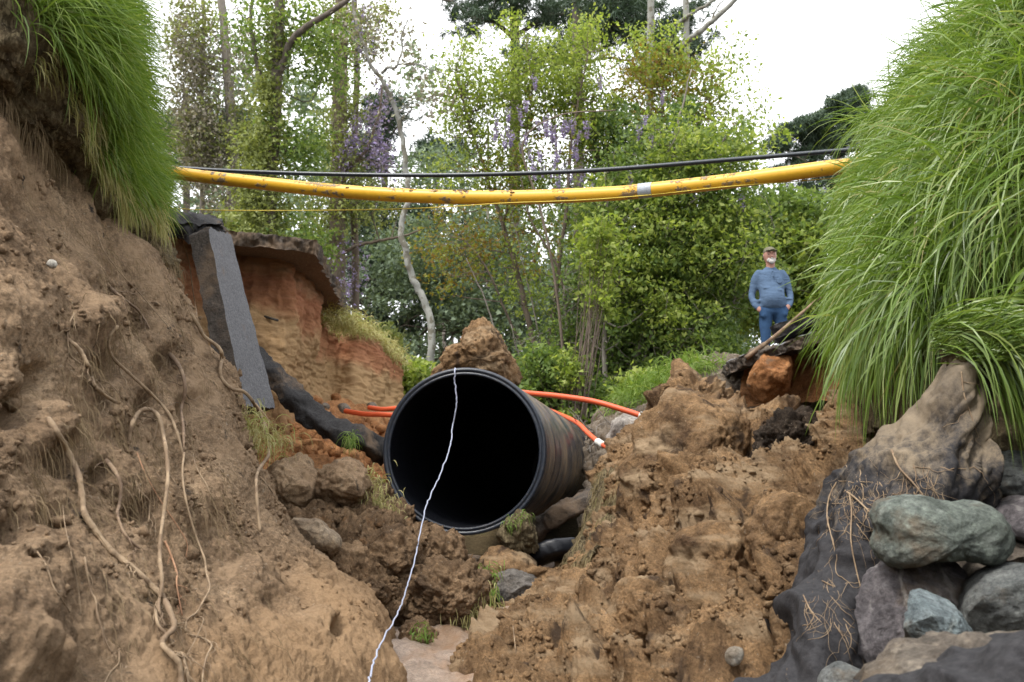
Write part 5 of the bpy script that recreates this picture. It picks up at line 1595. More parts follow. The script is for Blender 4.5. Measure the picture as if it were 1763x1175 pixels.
bump(_n, _b, noise(_n, 5.0, 3, 0.5, scaled(_n, _o.outputs['Position'], (1.0, 1.0, 2.6), (0, 0.5, 0)), 0.6), 0.03, 0.8)
jean = plain('denim', (0.024, 0.052, 0.105), 0.9, 0.1, 0.3, 10, 0.004)
flesh('body', [
    [B(0, 0.02, 1.36, .07), B(0, 0.005, 1.47, .062), B(0, -0.005, 1.56, .062)],                                # neck
    [B(0, 0.0, 1.645, .088, .105, .118)], [B(0, -0.025, 1.58, .068, .075, .07)],                                 # skull, jaw
    [B(0, -0.100, 1.638, .012, .014, .02), B(0, -0.117, 1.608, .018, .017, .014)],                             # nose
    [B(-.078, 0.005, 1.645, .012, .02, .032)], [B(.078, 0.005, 1.645, .012, .02, .032)],                       # ears
    [B(-.035, -0.075, 1.625, .022, .018, .02)], [B(.035, -0.075, 1.625, .022, .018, .02)],                     # cheeks
    [B(-.045, -0.082, 1.685, .02, .012, .008), B(.045, -0.082, 1.685, .02, .012, .008)],                       # brow
    [B(-.18, .02, 1.34, .03), B(-.255, .04, 1.12, .032), B(-.205, -.05, .92, .032), B(-.185, -.075, .875, .036, .022, .04)],
    [B(.18, .02, 1.34, .03), B(.255, .04, 1.14, .032), B(.205, -.05, .95, .032), B(.18, -.075, .905, .036, .022, .04)],
    [B(0, 0.02, 1.36, .15, .09, .1), B(0, 0, 1.1, .14, .11, .12), B(0, 0, .93, .14, .1, .1)],
    [B(-.09, 0, .88, .07), B(-.10, 0, .5, .05), B(-.105, 0.01, .1, .035), B(-.11, -.05, .04, .035, .07, .03)],
    [B(.09, 0, .88, .07), B(.11, 0, .5, .05), B(.125, 0.01, .1, .035), B(.13, -.05, .04, .035, .07, .03)],
], skin, man, 0.009, 4)
flesh('shirt', [
    [B(0, .015, 1.475, .075, .07, .03), B(0, .02, 1.425, .13, .08, .045), B(0, .02, 1.36, .185, .11, .09), B(0, .01, 1.24, .185, .125, .1), B(0, -.015, 1.12, .17, .145, .1), B(0, -.03, 1.02, .175, .16, .09), B(0, -.01, .925, .17, .135, .05)],
    [B(-.155, .02, 1.40, .058), B(-.205, .03, 1.31, .060), B(-.245, .045, 1.15, .050), B(-.258, .035, 1.07, .047), B(-.235, -.02, .965, .046), B(-.208, -.05, .91, .040)],
    [B(.155, .02, 1.40, .058), B(.205, .03, 1.31, .060), B(.245, .045, 1.16, .050), B(.255, .035, 1.09, .047), B(.232, -.02, .99, .046), B(.205, -.05, .94, .040)],
    [B(-.21, -.03, 1.0, .055, .05, .025)], [B(.21, -.03, 1.03, .055, .05, .025)],
    [B(-.10, -.11, 1.17, .04, .03, .010), B(.06, -.14, 1.14, .05, .03, .010)],
], shirt, man, 0.012, 4)
flesh('jeans', [
    [B(0, 0, .925, .158, .12, .05), B(0, .01, .86, .165, .125, .07)],
    [B(-.085, 0, .86, .09, .11, .09), B(-.10, 0, .70, .086), B(-.108, -.01, .5, .069), B(-.112, .01, .28, .062), B(-.115, 0, .09, .062)],
    [B(.085, 0, .86, .09, .11, .09), B(.11, 0, .70, .086), B(.122, -.01, .5, .069), B(.13, .01, .28, .062), B(.135, 0, .09, .062)],
    [B(-.165, -.055, .875, .042, .045, .05), B(-.14, -.075, .80, .045, .04, .045)],
    [B(.165, -.055, .895, .042, .045, .05), B(.14, -.075, .82, .045, .04, .045)],
], jean, man, 0.011, 4)
flesh('boot', [[B(-.115, .03, .045, .045, .05, .045), B(-.118, -.06, .04, .045, .06, .035), B(-.12, -.13, .032, .042, .05, .03)]], plain('brown_leather', (0.08, 0.05, 0.03), 0.6), man, 0.01, 3)
flesh('boot', [[B(.135, .03, .045, .045, .05, .045), B(.142, -.06, .04, .045, .06, .035), B(.15, -.13, .032, .042, .05, .03)]], M['root_dark'], man, 0.01, 3)
wh = plain('white_hair', (0.40, 0.385, 0.36), 0.9, 0.1, 0.2, 60, 0.01)
flesh('beard', [[B(0, -.085, 1.545, .038, .03, .034)], [B(-.035, -.083, 1.578, .014, .012, .022), B(0, -.108, 1.586, .02, .012, .010), B(.035, -.083, 1.578, .014, .012, .022)],
                [B(-.042, -.065, 1.565, .02, .02, .022)], [B(.042, -.065, 1.565, .02, .02, .022)]], wh, man, 0.006, 2)
flesh('hair', [[B(-.07, .03, 1.655, .014, .05, .03)], [B(.07, .03, 1.655, .014, .05, .03)], [B(0, .075, 1.630, .06, .03, .05)]], wh, man, 0.006, 2)
capm = plain('khaki_cap_cloth', (0.13, 0.12, 0.085), 0.9, 0.1, 0.2, 30, 0.01)
cp_ = flesh('cap', [[B(0, .005, 1.695, .090, .108, .050)], [B(0, .01, 1.715, .082, .098, .058)]], capm, man, 0.008, 2)
flesh('brim', [[B(-.045, -.115, 1.688, .035, .05, .008), B(0, -.145, 1.692, .035, .045, .008), B(.045, -.115, 1.688, .035, .05, .008)]], capm, cp_, 0.005, 1)
dk = plain('dark_lens', (0.02, 0.015, 0.012), 0.3)
for sx in (-1, 1):
    flesh('eye', [[B(sx * .031, -.086, 1.642, .016, .010, .010)]], dk, man, 0.004, 1)
flesh('placket', [[B(0, -.105, 1.40, .012, .012, .02), B(0, -.125, 1.33, .012, .012, .02)]], shirt, man, 0.005, 1)
flesh('chest_pocket', [[B(.085, -.112, 1.27, .045, .014, .05)]], shirt, man, 0.006, 1)

# ------------------------------------------------------------ trees
LFM = {  # leaf colours lightened to imitate the haze over the wood
    'spring': leafmat('spring_green_leaves', [(0.10, 0.15, 0.035), (0.18, 0.245, 0.05), (0.27, 0.33, 0.08), (0.36, 0.40, 0.13)], 0.5, 0.5),
    'mid': leafmat('mid_green_leaves', [(0.06, 0.10, 0.03), (0.105, 0.165, 0.045), (0.17, 0.24, 0.065), (0.25, 0.31, 0.10)], 0.48, 0.5),
    'holly': leafmat('dark_glossy_leaves', [(0.045, 0.08, 0.03), (0.08, 0.135, 0.045), (0.13, 0.20, 0.065), (0.20, 0.28, 0.09)], 0.35, 0.35, 0.5),
    'rust': leafmat('young_rusty_leaves', [(0.20, 0.11, 0.03), (0.24, 0.17, 0.04), (0.18, 0.22, 0.04), (0.28, 0.30, 0.06)], 0.45, 0.5),
    'ivy': leafmat('olive_vine_leaves', [(0.12, 0.14, 0.05), (0.18, 0.21, 0.07), (0.25, 0.285, 0.095), (0.33, 0.36, 0.14)], 0.35, 0.5),
    'pine': leafmat('pine_needles', [(0.035, 0.06, 0.04), (0.06, 0.095, 0.06), (0.09, 0.13, 0.08)], 0.15, 0.5),
    'far': leafmat('haze_tinted_leaves', [(0.10, 0.14, 0.10), (0.15, 0.20, 0.13), (0.21, 0.27, 0.17)], 0.3, 0.6),
    'wisteria': leafmat('wisteria_petals', [(0.17, 0.13, 0.28), (0.27, 0.22, 0.40), (0.38, 0.33, 0.52)], 0.3, 0.6),
    'vine': leafmat('grey_vine_litter', [(0.15, 0.13, 0.11), (0.21, 0.19, 0.155), (0.28, 0.25, 0.20), (0.24, 0.26, 0.14)], 0.2, 0.7),
}
BK = {  # bark lightened too, haze put into the colour
    'grey': barkmat('grey_bark', (0.15, 0.13, 0.11), (0.30, 0.27, 0.235), 9, 0.03),
    'dark': barkmat('dark_bark', (0.06, 0.05, 0.042), (0.16, 0.135, 0.11), 9, 0.03),
    'pale': barkmat('pale_smooth_bark', (0.17, 0.17, 0.15), (0.32, 0.32, 0.29), 5, 0.012, (6, (0.14, 0.13, 0.10))),
    'brown': barkmat('brown_bark', (0.10, 0.078, 0.06), (0.21, 0.165, 0.13), 9, 0.03),
}
def leaf_mesh(name, C, size, mat, root_, seed, up=0.35, aspect=0.55, kind='stuff', needles=False, tri=False):
    r = np.random.default_rng(seed)
    n = len(C)
    a = r.normal(size=(n, 3))
    a[:, 2] -= 0.3
    a /= np.linalg.norm(a, axis=1)[:, None]
    nn = r.normal(size=(n, 3))
    nn[:, 2] = np.abs(nn[:, 2]) + up
    b = np.cross(a, nn)
    b /= np.linalg.norm(b, axis=1)[:, None] + 1e-9
    s = size * r.uniform(0.5, 1.6, n)
    a = a * s[:, None]
    b = b * (s * aspect)[:, None]
    fold = np.cross(a, b)
    fold /= np.linalg.norm(fold, axis=1)[:, None] + 1e-9
    if needles or tri:
        if tri:
            b = b * 1.5
            C = C - a * 0.4
        V = np.stack([C - b * 0.5, C + b * 0.5, C + a], 1).reshape(-1, 3)
        f = np.arange(n * 3).reshape(-1, 3)
        k = 3
    else:
        V = np.stack([C - a * 0.5, C - b * 0.5 + fold * s[:, None] * 0.12, C + a * 0.5, C + b * 0.5 + fold * s[:, None] * 0.12], 1).reshape(-1, 3)
        f = np.arange(n * 4).reshape(-1, 4)
        k = 4
    rnd = np.repeat(np.clip(r.normal(0.5, 0.25, n), 0, 1), k)
    o = part(name, V, f, mat, root_, smooth=False, attrs={'rnd': rnd})
    return tag(o, kind=kind)

DENS = 1.38
def blob_points(bl, per, r, spread, flat=1.0, drop=0.0):
    """leaf positions gathered on twig ends inside blobs (px, py, rx, ry, depth, depth radius, n)."""
    out, tips = [], []
    for (x, y, rx, ry, d, dz, n) in bl:
        n = n * DENS
        k = max(2, int(n / per))
        u = r.normal(size=(k, 3))
        u /= np.linalg.norm(u, axis=1)[:, None]
        u *= (r.random(k) ** 0.42)[:, None]
        c = P(x, y, d) + u[:, 0:1] * rx / F * d * RT + u[:, 1:2] * ry / F * d * UP + u[:, 2:3] * dz * FW
        tips.append(c)
        cnt = r.poisson(per, k) + 1
        j = np.repeat(np.arange(k), cnt)
        ax = r.normal(size=(k, 3))
        ax[:, 2] = ax[:, 2] * 0.4 - drop
        t = r.uniform(-1, 1, len(j))
        q = c[j] + ax[j] * (t * spread * 1.1)[:, None] + r.normal(size=(len(j), 3)) * np.array([spread, spread, spread * 0.6 * flat]) * 0.55
        if drop:
            q[:, 2] -= np.abs(r.normal(size=len(j))) * drop
        out.append(q)
    return np.concatenate(out), np.concatenate(tips)

def tree(name, label, cat, stems, leaves, seed, bark='brown', group=None, twigs=90, twr=0.008, needle=False, extra=None):
    """stems: list of (path [(px,py,d)], r0, r1); leaves: list of (part name, material key, leaf size, blobs, per-twig, spread)."""
    r = np.random.default_rng(seed)
    paths = []
    for (pth, r0, r1) in stems:
        c = spline(PA(pth), max(20, len(pth) * 8))
        n = len(c)
        c[2:] += np.cumsum(r.normal(size=(n - 2, 3)) * 0.008, 0)
        rad = np.linspace(r0, r1, n) * (1 + 0.10 * perlin(np.stack([np.arange(n) * 0.6, np.full(n, seed * 1.7), np.zeros(n)], 1)))
        paths.append((c, rad))
    root_ = thing(name, label, cat, paths[0][0][0], group)
    tubes('trunk', [paths[0]], BK[bark], root_, 12)
    if len(paths) > 1:
        for q in paths[1:]:
            tubes('limb', [q], BK[bark], root_, 8)
    allp = np.concatenate([q[0] for q in paths])
    allr = np.concatenate([q[1] for q in paths])
    alltips = []
    for (pn, mk, size, blobs, per, spread) in leaves:
        C, tips = blob_points(blobs, per, r, spread, drop=(0.25 if mk in ('wisteria', 'vine') else 0))
        if needle or mk == 'pine':
            kk = 14
            base = np.repeat(C, kk, 0)
            base = base + r.normal(size=base.shape) * 0.035
            leaf_mesh(pn, base, size, LFM[mk], root_, seed + 5, aspect=0.15, needles=True)
        else:
            leaf_mesh(pn, C, size, LFM[mk], root_, seed + 3, tri=seed not in (209, 210, 211, 204))
        alltips.append(tips)
    if alltips and twigs:
        T = np.concatenate(alltips)
        T = T[r.permutation(len(T))[:twigs]]
        tw = []
        for t in T:
            dd = np.linalg.norm(allp - t, axis=1) + 0.8 * np.maximum(0, allp[:, 2] - t[2] + 0.2)
            i = int(np.argmin(dd))
            a = allp[i]
            L = np.linalg.norm(t - a)
            if L > 6:
                continue
            mid = a * 0.5 + t * 0.5 + r.normal(size=3) * L * 0.12 + np.array([0, 0, -0.05 * L])
            m2 = a * 0.2 + t * 0.8 + r.normal(size=3) * L * 0.06
            c = spline(np.array([a, mid, m2, t + (t - mid) * 0.1]), 9)
            tw.append((c, np.linspace(min(allr[i] * 0.5, twr + 0.007 * L), 0.003, 9)))
        if tw:
            V, f = tube_arrays(tw, 4, False)
            o = part('twigs', V, f, BK[bark], root_)
            tag(o, kind='stuff')
    return root_

TG = 'trees in the wood behind the washout'
def bl(rows, d, dz):
    return [(x, y, rx, ry, d + (dd[0] if dd else 0), dz, n) for (x, y, rx, ry, n, *dd) in rows]

tree('tree', 'leaning grey dead-looking trunk hung with bare vines at the far left', 'tree',
     [([(408, 780, 22), (405, 500, 22), (402, 300, 22), (396, 210, 22), (385, 120, 22), (378, 30, 22), (368, -120, 22)], 0.15, 0.08),
      ([(352, 700, 22.5), (350, 400, 22.5), (345, 200, 22.5), (350, 50, 22.5), (340, -80, 22.5)], 0.07, 0.04)],
     [('vine_tangle', 'vine', 0.062, bl([(330, 110, 40, 130, 3400), (350, 240, 42, 90, 3400), (400, 330, 60, 60, 1200), (420, 90, 24, 110, 900)], 22, 0.9), 16, 0.22),
      ('crown', 'ivy', 0.066, bl([(335, 60, 45, 90, 1500), (345, 230, 45, 90, 1500), (420, 240, 24, 90, 900)], 22, 0.9), 14, 0.2)], 201, 'grey', TG, 220, 0.006)
tree('tree', 'tall forked tree clad in climbing ivy left of centre', 'tree',
     [([(455, 800, 19), (458, 600, 19), (462, 400, 19), (470, 230, 19), (476, 80, 19), (492, -120, 19)], 0.14, 0.09),
      ([(474, 150, 19), (495, 80, 18.8), (530, 45, 18.6), (575, 15, 18.4), (640, -40, 18.2)], 0.075, 0.04),
      ([(474, 200, 19), (450, 120, 19.2), (440, 30, 19.3), (448, -60, 19.4)], 0.05, 0.03)],
     [('ivy', 'ivy', 0.062, bl([(458, 560, 30, 190, 4200), (455, 360, 34, 150, 4800), (466, 200, 22, 110, 2200), (475, 60, 16, 80, 700), (430, 300, 36, 80, 1500)], 19, 0.35), 16, 0.16),
      ('crown', 'mid', 0.072, bl([(470, 60, 90, 90, 1700), (560, 90, 60, 90, 1200), (510, 250, 60, 60, 1200), (430, 500, 70, 120, 2600), (520, 440, 50, 90, 1300)], 19.3, 0.9), 14, 0.22)], 202, 'dark', TG, 160)
tree('tree', 'straight dark trunk hung with wisteria blossom', 'tree',
     [([(585, 820, 23), (582, 600, 23), (580, 400, 23), (586, 200, 23), (588, 60, 23), (592, -140, 23)], 0.21, 0.15),
      ([(612, 820, 23.4), (610, 500, 23.4), (606, 300, 23.4), (612, 100, 23.4), (606, -100, 23.4)], 0.10, 0.06),
      ([(585, 440, 23), (620, 420, 22.8), (670, 410, 22.6), (720, 395, 22.4)], 0.05, 0.02),
      ([(585, 300, 23), (625, 270, 22.8), (650, 215, 22.6), (660, 150, 22.4)], 0.05, 0.02)],
     [('crown', 'ivy', 0.07, bl([(570, 60, 50, 90, 1700), (590, 220, 36, 110, 1900), (560, 380, 46, 90, 1500), (640, 50, 50, 60, 900), (630, 340, 60, 60, 1200), (560, 560, 46, 90, 1300)], 23, 0.8), 14, 0.22),
      ('blossom', 'wisteria', 0.06, bl([(635, 215, 40, 50, 520), (655, 270, 40, 40, 430), (600, 250, 18, 50, 300), (625, 40, 30, 60, 420), (600, 450, 40, 60, 300), (560, 520, 40, 60, 260), (660, 150, 20, 40, 160)], 22.8, 0.6), 18, 0.10)],
     203, 'brown', TG, 200)
tree('tree', 'slender pale tree with a crooked S-shaped trunk', 'tree',
     [([(748, 800, 17), (744, 680, 17), (741, 610, 17), (738, 545, 17), (722, 508, 17), (704, 475, 17), (695, 430, 17), (698, 390, 17), (708, 350, 17), (706, 305, 17), (704, 270, 17), (698, 225, 17), (684, 180, 17), (666, 140, 17), (654, 118, 17), (645, 85, 17), (632, 50, 17), (622, -20, 17), (618, -90, 17)], 0.072, 0.02),
      ([(657, 126, 17), (672, 117, 16.9), (686, 110, 16.8), (694, 90, 16.8), (697, 60, 16.8), (706, 32, 16.8)], 0.028, 0.010),
      ([(686, 111, 16.8), (706, 114, 16.7), (722, 112, 16.7), (745, 120, 16.7), (770, 128, 16.7)], 0.018, 0.008)],
     [('crown', 'vine', 0.07, bl([(640, 40, 50, 60, 220), (705, 60, 18, 50, 110), (740, 150, 50, 30, 140), (700, 130, 60, 50, 120)], 17, 0.5), 7, 0.16)], 204, 'pale', TG, 50, 0.004)
tree('pine_tree', 'dark-crowned pine rising behind the centre of the wood', 'tree',
     [([(886, 900, 30), (886, 500, 30), (888, 300, 30), (890, 100, 30), (886, -160, 30)], 0.20, 0.13),
      ([(889, 70, 30), (850, 38, 29.5), (810, 28, 29.2), (775, 5, 29)], 0.08, 0.03),
      ([(890, 60, 30), (940, 30, 29.5), (990, 25, 29.2), (1040, 10, 29)], 0.07, 0.03),
      ([(888, 150, 30), (930, 110, 29.5), (1000, 92, 29.2), (1060, 78, 29)], 0.07, 0.03)],
     [('needles', 'pine', 0.17, bl([(840, 10, 80, 26, 260), (960, 20, 90, 30, 300), (820, 45, 40, 14, 80), (1010, 60, 60, 24, 150), (905, 100, 26, 30, 90), (800, -40, 120, 40, 200), (980, 95, 50, 18, 90)], 29.6, 1.4), 8, 0.22)], 205, 'dark', TG, 70)
tree('pine_tree', 'second pine with wide dark boughs at the top right of centre', 'tree',
     [([(1000, 900, 27), (996, 500, 27), (994, 250, 27), (992, 60, 27), (996, -160, 27)], 0.17, 0.12),
      ([(994, 40, 27), (1040, 30, 26.6), (1090, 60, 26.3), (1150, 80, 26)], 0.06, 0.025),
      ([(994, 110, 27), (1045, 100, 26.7), (1080, 105, 26.5), (1120, 98, 26.4)], 0.05, 0.02)],
     [('needles', 'pine', 0.17, bl([(1075, 45, 70, 34, 330), (1140, 90, 50, 30, 200), (1060, 5, 90, 24, 240), (1180, 30, 30, 26, 90), (1190, 90, 34, 30, 110), (1110, 120, 40, 14, 80)], 26.5, 1.2), 8, 0.2)], 206, 'dark', TG, 70)
tree('tree', 'straight pale trunk at the top right of centre', 'tree',
     [([(1130, 860, 25), (1126, 500, 25), (1122, 250, 25), (1120, 80, 25), (1116, -160, 25)], 0.13, 0.08)],
     [('crown', 'mid', 0.08, bl([(1120, 200, 60, 60, 700)], 25, 0.8), 12, 0.22)], 207, 'pale', TG, 40)
tree('tree', 'bare pale trunk with a thick limb reaching up to the right', 'tree',
     [([(1180, 860, 24), (1182, 500, 24), (1180, 250, 24), (1181, 100, 24), (1180, -160, 24)], 0.10, 0.07),
      ([(1168, 82, 24), (1195, 62, 23.8), (1225, 40, 23.6), (1260, 10, 23.4), (1300, -30, 23.2)], 0.075, 0.05),
      ([(1165, 42, 24), (1190, 25, 23.9), (1225, 8, 23.8), (1260, -20, 23.7)], 0.05, 0.03),
      ([(1222, 42, 23.6), (1228, 20, 23.6), (1244, -10, 23.6)], 0.025, 0.015)],
     [], 208, 'pale', TG, 0)
tree('tree', 'airy spring-green tree filling the centre of the wood', 'tree',
     [([(935, 840, 19), (925, 640, 19), (900, 500, 19), (868, 380, 19), (830, 250, 19), (790, 120, 19)], 0.075, 0.015),
      ([(940, 800, 19), (950, 560, 18.8), (972, 380, 18.6), (985, 220, 18.5), (1010, 90, 18.4)], 0.06, 0.012),
      ([(925, 640, 19), (880, 560, 18.7), (840, 470, 18.5), (800, 420, 18.4)], 0.03, 0.01),
      ([(950, 700, 19), (975, 600, 18.7), (960, 480, 18.5), (905, 380, 18.4), (880, 280, 18.4)], 0.04, 0.01),
      ([(930, 740, 19), (905, 700, 18.7), (885, 640, 18.6), (862, 570, 18.5)], 0.04, 0.014),
      ([(868, 380, 19), (900, 280, 18.8), (920, 180, 18.7), (905, 90, 18.6)], 0.025, 0.008)],
     [('crown', 'spring', 0.068, bl([(800, 130, 50, 90, 1300), (850, 190, 70, 90, 2300), (920, 150, 80, 90, 2800), (980, 120, 70, 80, 2500), (1010, 210, 60, 80, 1900), (870, 290, 80, 60, 1500), (940, 330, 80, 80, 1500), (780, 200, 36, 60, 600), (880, 60, 24, 30, 260), (1010, 60, 30, 40, 500), (760, 300, 40, 60, 300), (1000, 640, 60, 70, 900), (920, 480, 90, 80, 900)], 19, 1.0), 14, 0.17),
      ('young_leaves', 'rust', 0.07, bl([(860, 330, 70, 70, 520), (820, 430, 60, 60, 600), (760, 440, 60, 90, 600), (950, 250, 90, 80, 480), (930, 420, 80, 60, 420)], 18.9, 0.9), 10, 0.16)], 209, 'brown', TG, 380, 0.009)
tree('tree', 'reddish young tree in front of the pale trunks', 'tree',
     [([(1080, 840, 20), (1095, 600, 20), (1120, 400, 20), (1140, 260, 20), (1150, 120, 20)], 0.06, 0.014),
      ([(1120, 400, 20), (1170, 300, 19.8), (1210, 200, 19.7), (1240, 110, 19.6)], 0.03, 0.008)],
     [('crown', 'rust', 0.075, bl([(1110, 130, 60, 60, 1000), (1180, 170, 60, 70, 1000), (1080, 200, 60, 70, 700), (1210, 250, 60, 60, 700)], 20, 0.9), 12, 0.18),
      ('green_leaves', 'spring', 0.08, bl([(1130, 90, 70, 60, 800), (1210, 170, 60, 90, 1300), (1250, 120, 26, 80, 330), (1290, 190, 20, 80, 300), (1240, 280, 60, 60, 900)], 20, 0.9), 12, 0.17)], 210, 'brown', TG, 160, 0.005)
tree('tree', 'broad bright green tree right of centre reaching toward the man', 'tree',
     [([(1060, 820, 17.5), (1080, 660, 17.5), (1120, 540, 17.5), (1160, 420, 17.5), (1220, 300, 17.5), (1280, 200, 17.5)], 0.085, 0.015),
      ([(1050, 820, 17.5), (1045, 600, 17.3), (1060, 440, 17.2), (1050, 300, 17.1)], 0.06, 0.012),
      ([(1120, 540, 17.5), (1180, 500, 17.3), (1260, 440, 17.2), (1330, 400, 17.1)], 0.04, 0.01),
      ([(1160, 420, 17.5), (1150, 300, 17.3), (1170, 200, 17.2), (1190, 120, 17.2)], 0.035, 0.01),
      ([(1080, 660, 17.5), (1140, 620, 17.3), (1200, 560, 17.2), (1260, 520, 17.2)], 0.04, 0.012)],
     [('crown', 'mid', 0.082, bl([(1110, 320, 90, 90, 3200), (1200, 330, 80, 80, 2800), (1120, 440, 90, 80, 3600), (1210, 460, 90, 90, 3600), (1080, 560, 80, 80, 2200), (1180, 570, 80, 70, 2600), (1270, 380, 60, 80, 1700), (1290, 480, 60, 60, 1600), (1250, 270, 60, 60, 1000), (1020, 430, 50, 100, 1300), (1120, 650, 70, 50, 1600), (1230, 600, 50, 40, 900)], 17.6, 1.1), 15, 0.17),
      ('bright_leaves', 'spring', 0.080, bl([(1180, 250, 90, 70, 1300), (1130, 380, 90, 90, 1500), (1250, 420, 80, 90, 1700), (1160, 520, 90, 80, 1500), (1060, 470, 50, 90, 800), (1290, 260, 26, 70, 360), (1330, 230, 16, 40, 120), (1020, 380, 30, 90, 500)], 17.0, 0.9), 15, 0.16)], 211, 'grey', TG, 420, 0.011)
tree('holly_tree', 'dense dark glossy evergreen in the middle of the green trees', 'tree',
     [([(1120, 840, 19), (1125, 600, 19), (1130, 400, 19), (1135, 240, 19)], 0.09, 0.03),
      ([(1125, 600, 19), (1090, 450, 19), (1060, 320, 19)], 0.04, 0.015)],
     [('crown', 'holly', 0.078, bl([(1060, 240, 60, 70, 2000), (1110, 310, 70, 70, 2400), (1050, 350, 50, 70, 1300), (1160, 430, 60, 70, 1800), (1080, 480, 60, 60, 1400), (1150, 560, 70, 60, 1800), (1050, 620, 60, 60, 1400), (1230, 540, 50, 60, 1000), (1160, 220, 40, 50, 700), (1230, 400, 40, 60, 900), (1180, 640, 60, 50, 1000)], 19.4, 1.0), 18, 0.17)], 212, 'dark', TG, 140)
tree('tree', 'light green leafy tree directly behind the man', 'tree',
     [([(1360, 860, 21), (1350, 620, 21), (1340, 480, 21), (1330, 380, 21)], 0.07, 0.02),
      ([(1350, 560, 21), (1400, 480, 20.8), (1440, 420, 20.7)], 0.03, 0.01),
      ([(1345, 500, 21), (1290, 430, 20.8), (1260, 380, 20.8)], 0.03, 0.01)],
     [('crown', 'mid', 0.09, bl([(1300, 400, 70, 60, 2200), (1380, 390, 70, 60, 2200), (1330, 480, 80, 70, 3000), (1420, 470, 60, 60, 2200), (1280, 520, 60, 50, 1500), (1400, 550, 60, 50, 1700), (1450, 380, 50, 60, 1200), (1340, 350, 60, 30, 700)], 21, 1.0), 15, 0.18),
      ('bright_leaves', 'spring', 0.09, bl([(1290, 450, 60, 60, 1500), (1370, 440, 70, 70, 1900), (1410, 520, 60, 60, 1400), (1320, 550, 60, 40, 700), (1450, 440, 50, 60, 900)], 20.4, 0.8), 15, 0.17),
      ('blossom', 'wisteria', 0.06, bl([(1275, 440, 14, 14, 50), (1420, 460, 14, 30, 50), (1270, 620, 30, 20, 120), (1245, 635, 20, 20, 110)], 20, 0.3), 12, 0.06)], 213, 'brown', TG, 160)
tree('pine_tree', 'distant rounded pine against the white sky at the right', 'tree',
     [([(1450, 900, 38), (1450, 500, 38), (1440, 300, 38), (1450, 180, 38)], 0.16, 0.07),
      ([(1445, 330, 38), (1400, 290, 37.5), (1350, 260, 37.3)], 0.06, 0.02),
      ([(1442, 270, 38), (1470, 220, 37.8), (1490, 180, 37.7)], 0.05, 0.02)],
     [('needles', 'pine', 0.18, bl([(1340, 250, 26, 18, 230), (1375, 225, 30, 20, 320), (1410, 220, 34, 24, 400), (1440, 190, 26, 20, 260), (1470, 170, 30, 20, 320), (1430, 250, 40, 20, 340), (1480, 215, 40, 30, 340), (1385, 270, 36, 16, 220), (1350, 300, 34, 14, 160), (1440, 300, 50, 22, 260), (1400, 330, 50, 20, 200)], 38, 1.0), 9, 0.17)], 214, 'dark', TG, 40)
tree('pine_tree', 'dark pine showing low between the trunks at the left', 'tree',
     [([(320, 820, 34), (322, 500, 34), (320, 250, 34), (318, 150, 34)], 0.16, 0.08),
      ([(320, 270, 34), (290, 240, 34), (260, 225, 34)], 0.05, 0.02)],
     [('needles', 'pine', 0.19, bl([(290, 225, 40, 26, 260), (350, 250, 50, 26, 260), (410, 215, 30, 24, 180), (300, 300, 40, 30, 160), (420, 260, 30, 20, 110)], 34, 1.2), 9, 0.22)], 215, 'dark', TG, 40)
tree('pine_tree', 'mid-height dark pine behind the crooked pale tree', 'tree',
     [([(655, 840, 31), (660, 600, 31), (658, 400, 31), (664, 180, 31)], 0.17, 0.08),
      ([(660, 420, 31), (720, 395, 30.7), (780, 400, 30.5)], 0.05, 0.02),
      ([(660, 520, 31), (730, 500, 30.7), (800, 490, 30.5)], 0.05, 0.02),
      ([(660, 250, 31), (690, 210, 30.8), (710, 190, 30.7)], 0.04, 0.02)],
     [('needles', 'pine', 0.19, bl([(660, 200, 40, 40, 300), (640, 260, 40, 40, 240), (760, 260, 50, 26, 240), (720, 380, 60, 40, 300), (650, 460, 60, 50, 360), (740, 500, 70, 40, 360), (680, 560, 60, 40, 300), (800, 540, 60, 40, 300), (620, 360, 40, 40, 160), (850, 430, 70, 60, 260)], 31, 1.6), 9, 0.24),
      ('crown', 'far', 0.10, bl([(930, 600, 90, 60, 2600), (860, 540, 90, 60, 2200), (700, 620, 70, 50, 1500), (980, 520, 80, 60, 1800), (930, 680, 90, 50, 2000), (330, 480, 60, 90, 1200), (760, 300, 70, 50, 1700), (740, 430, 80, 70, 2000), (680, 480, 70, 90, 1800), (790, 520, 70, 60, 1400), (860, 420, 70, 80, 1500), (520, 480, 70, 90, 1500), (540, 300, 50, 90, 1000)], 28, 1.6), 16, 0.26)], 216, 'dark', TG, 180)
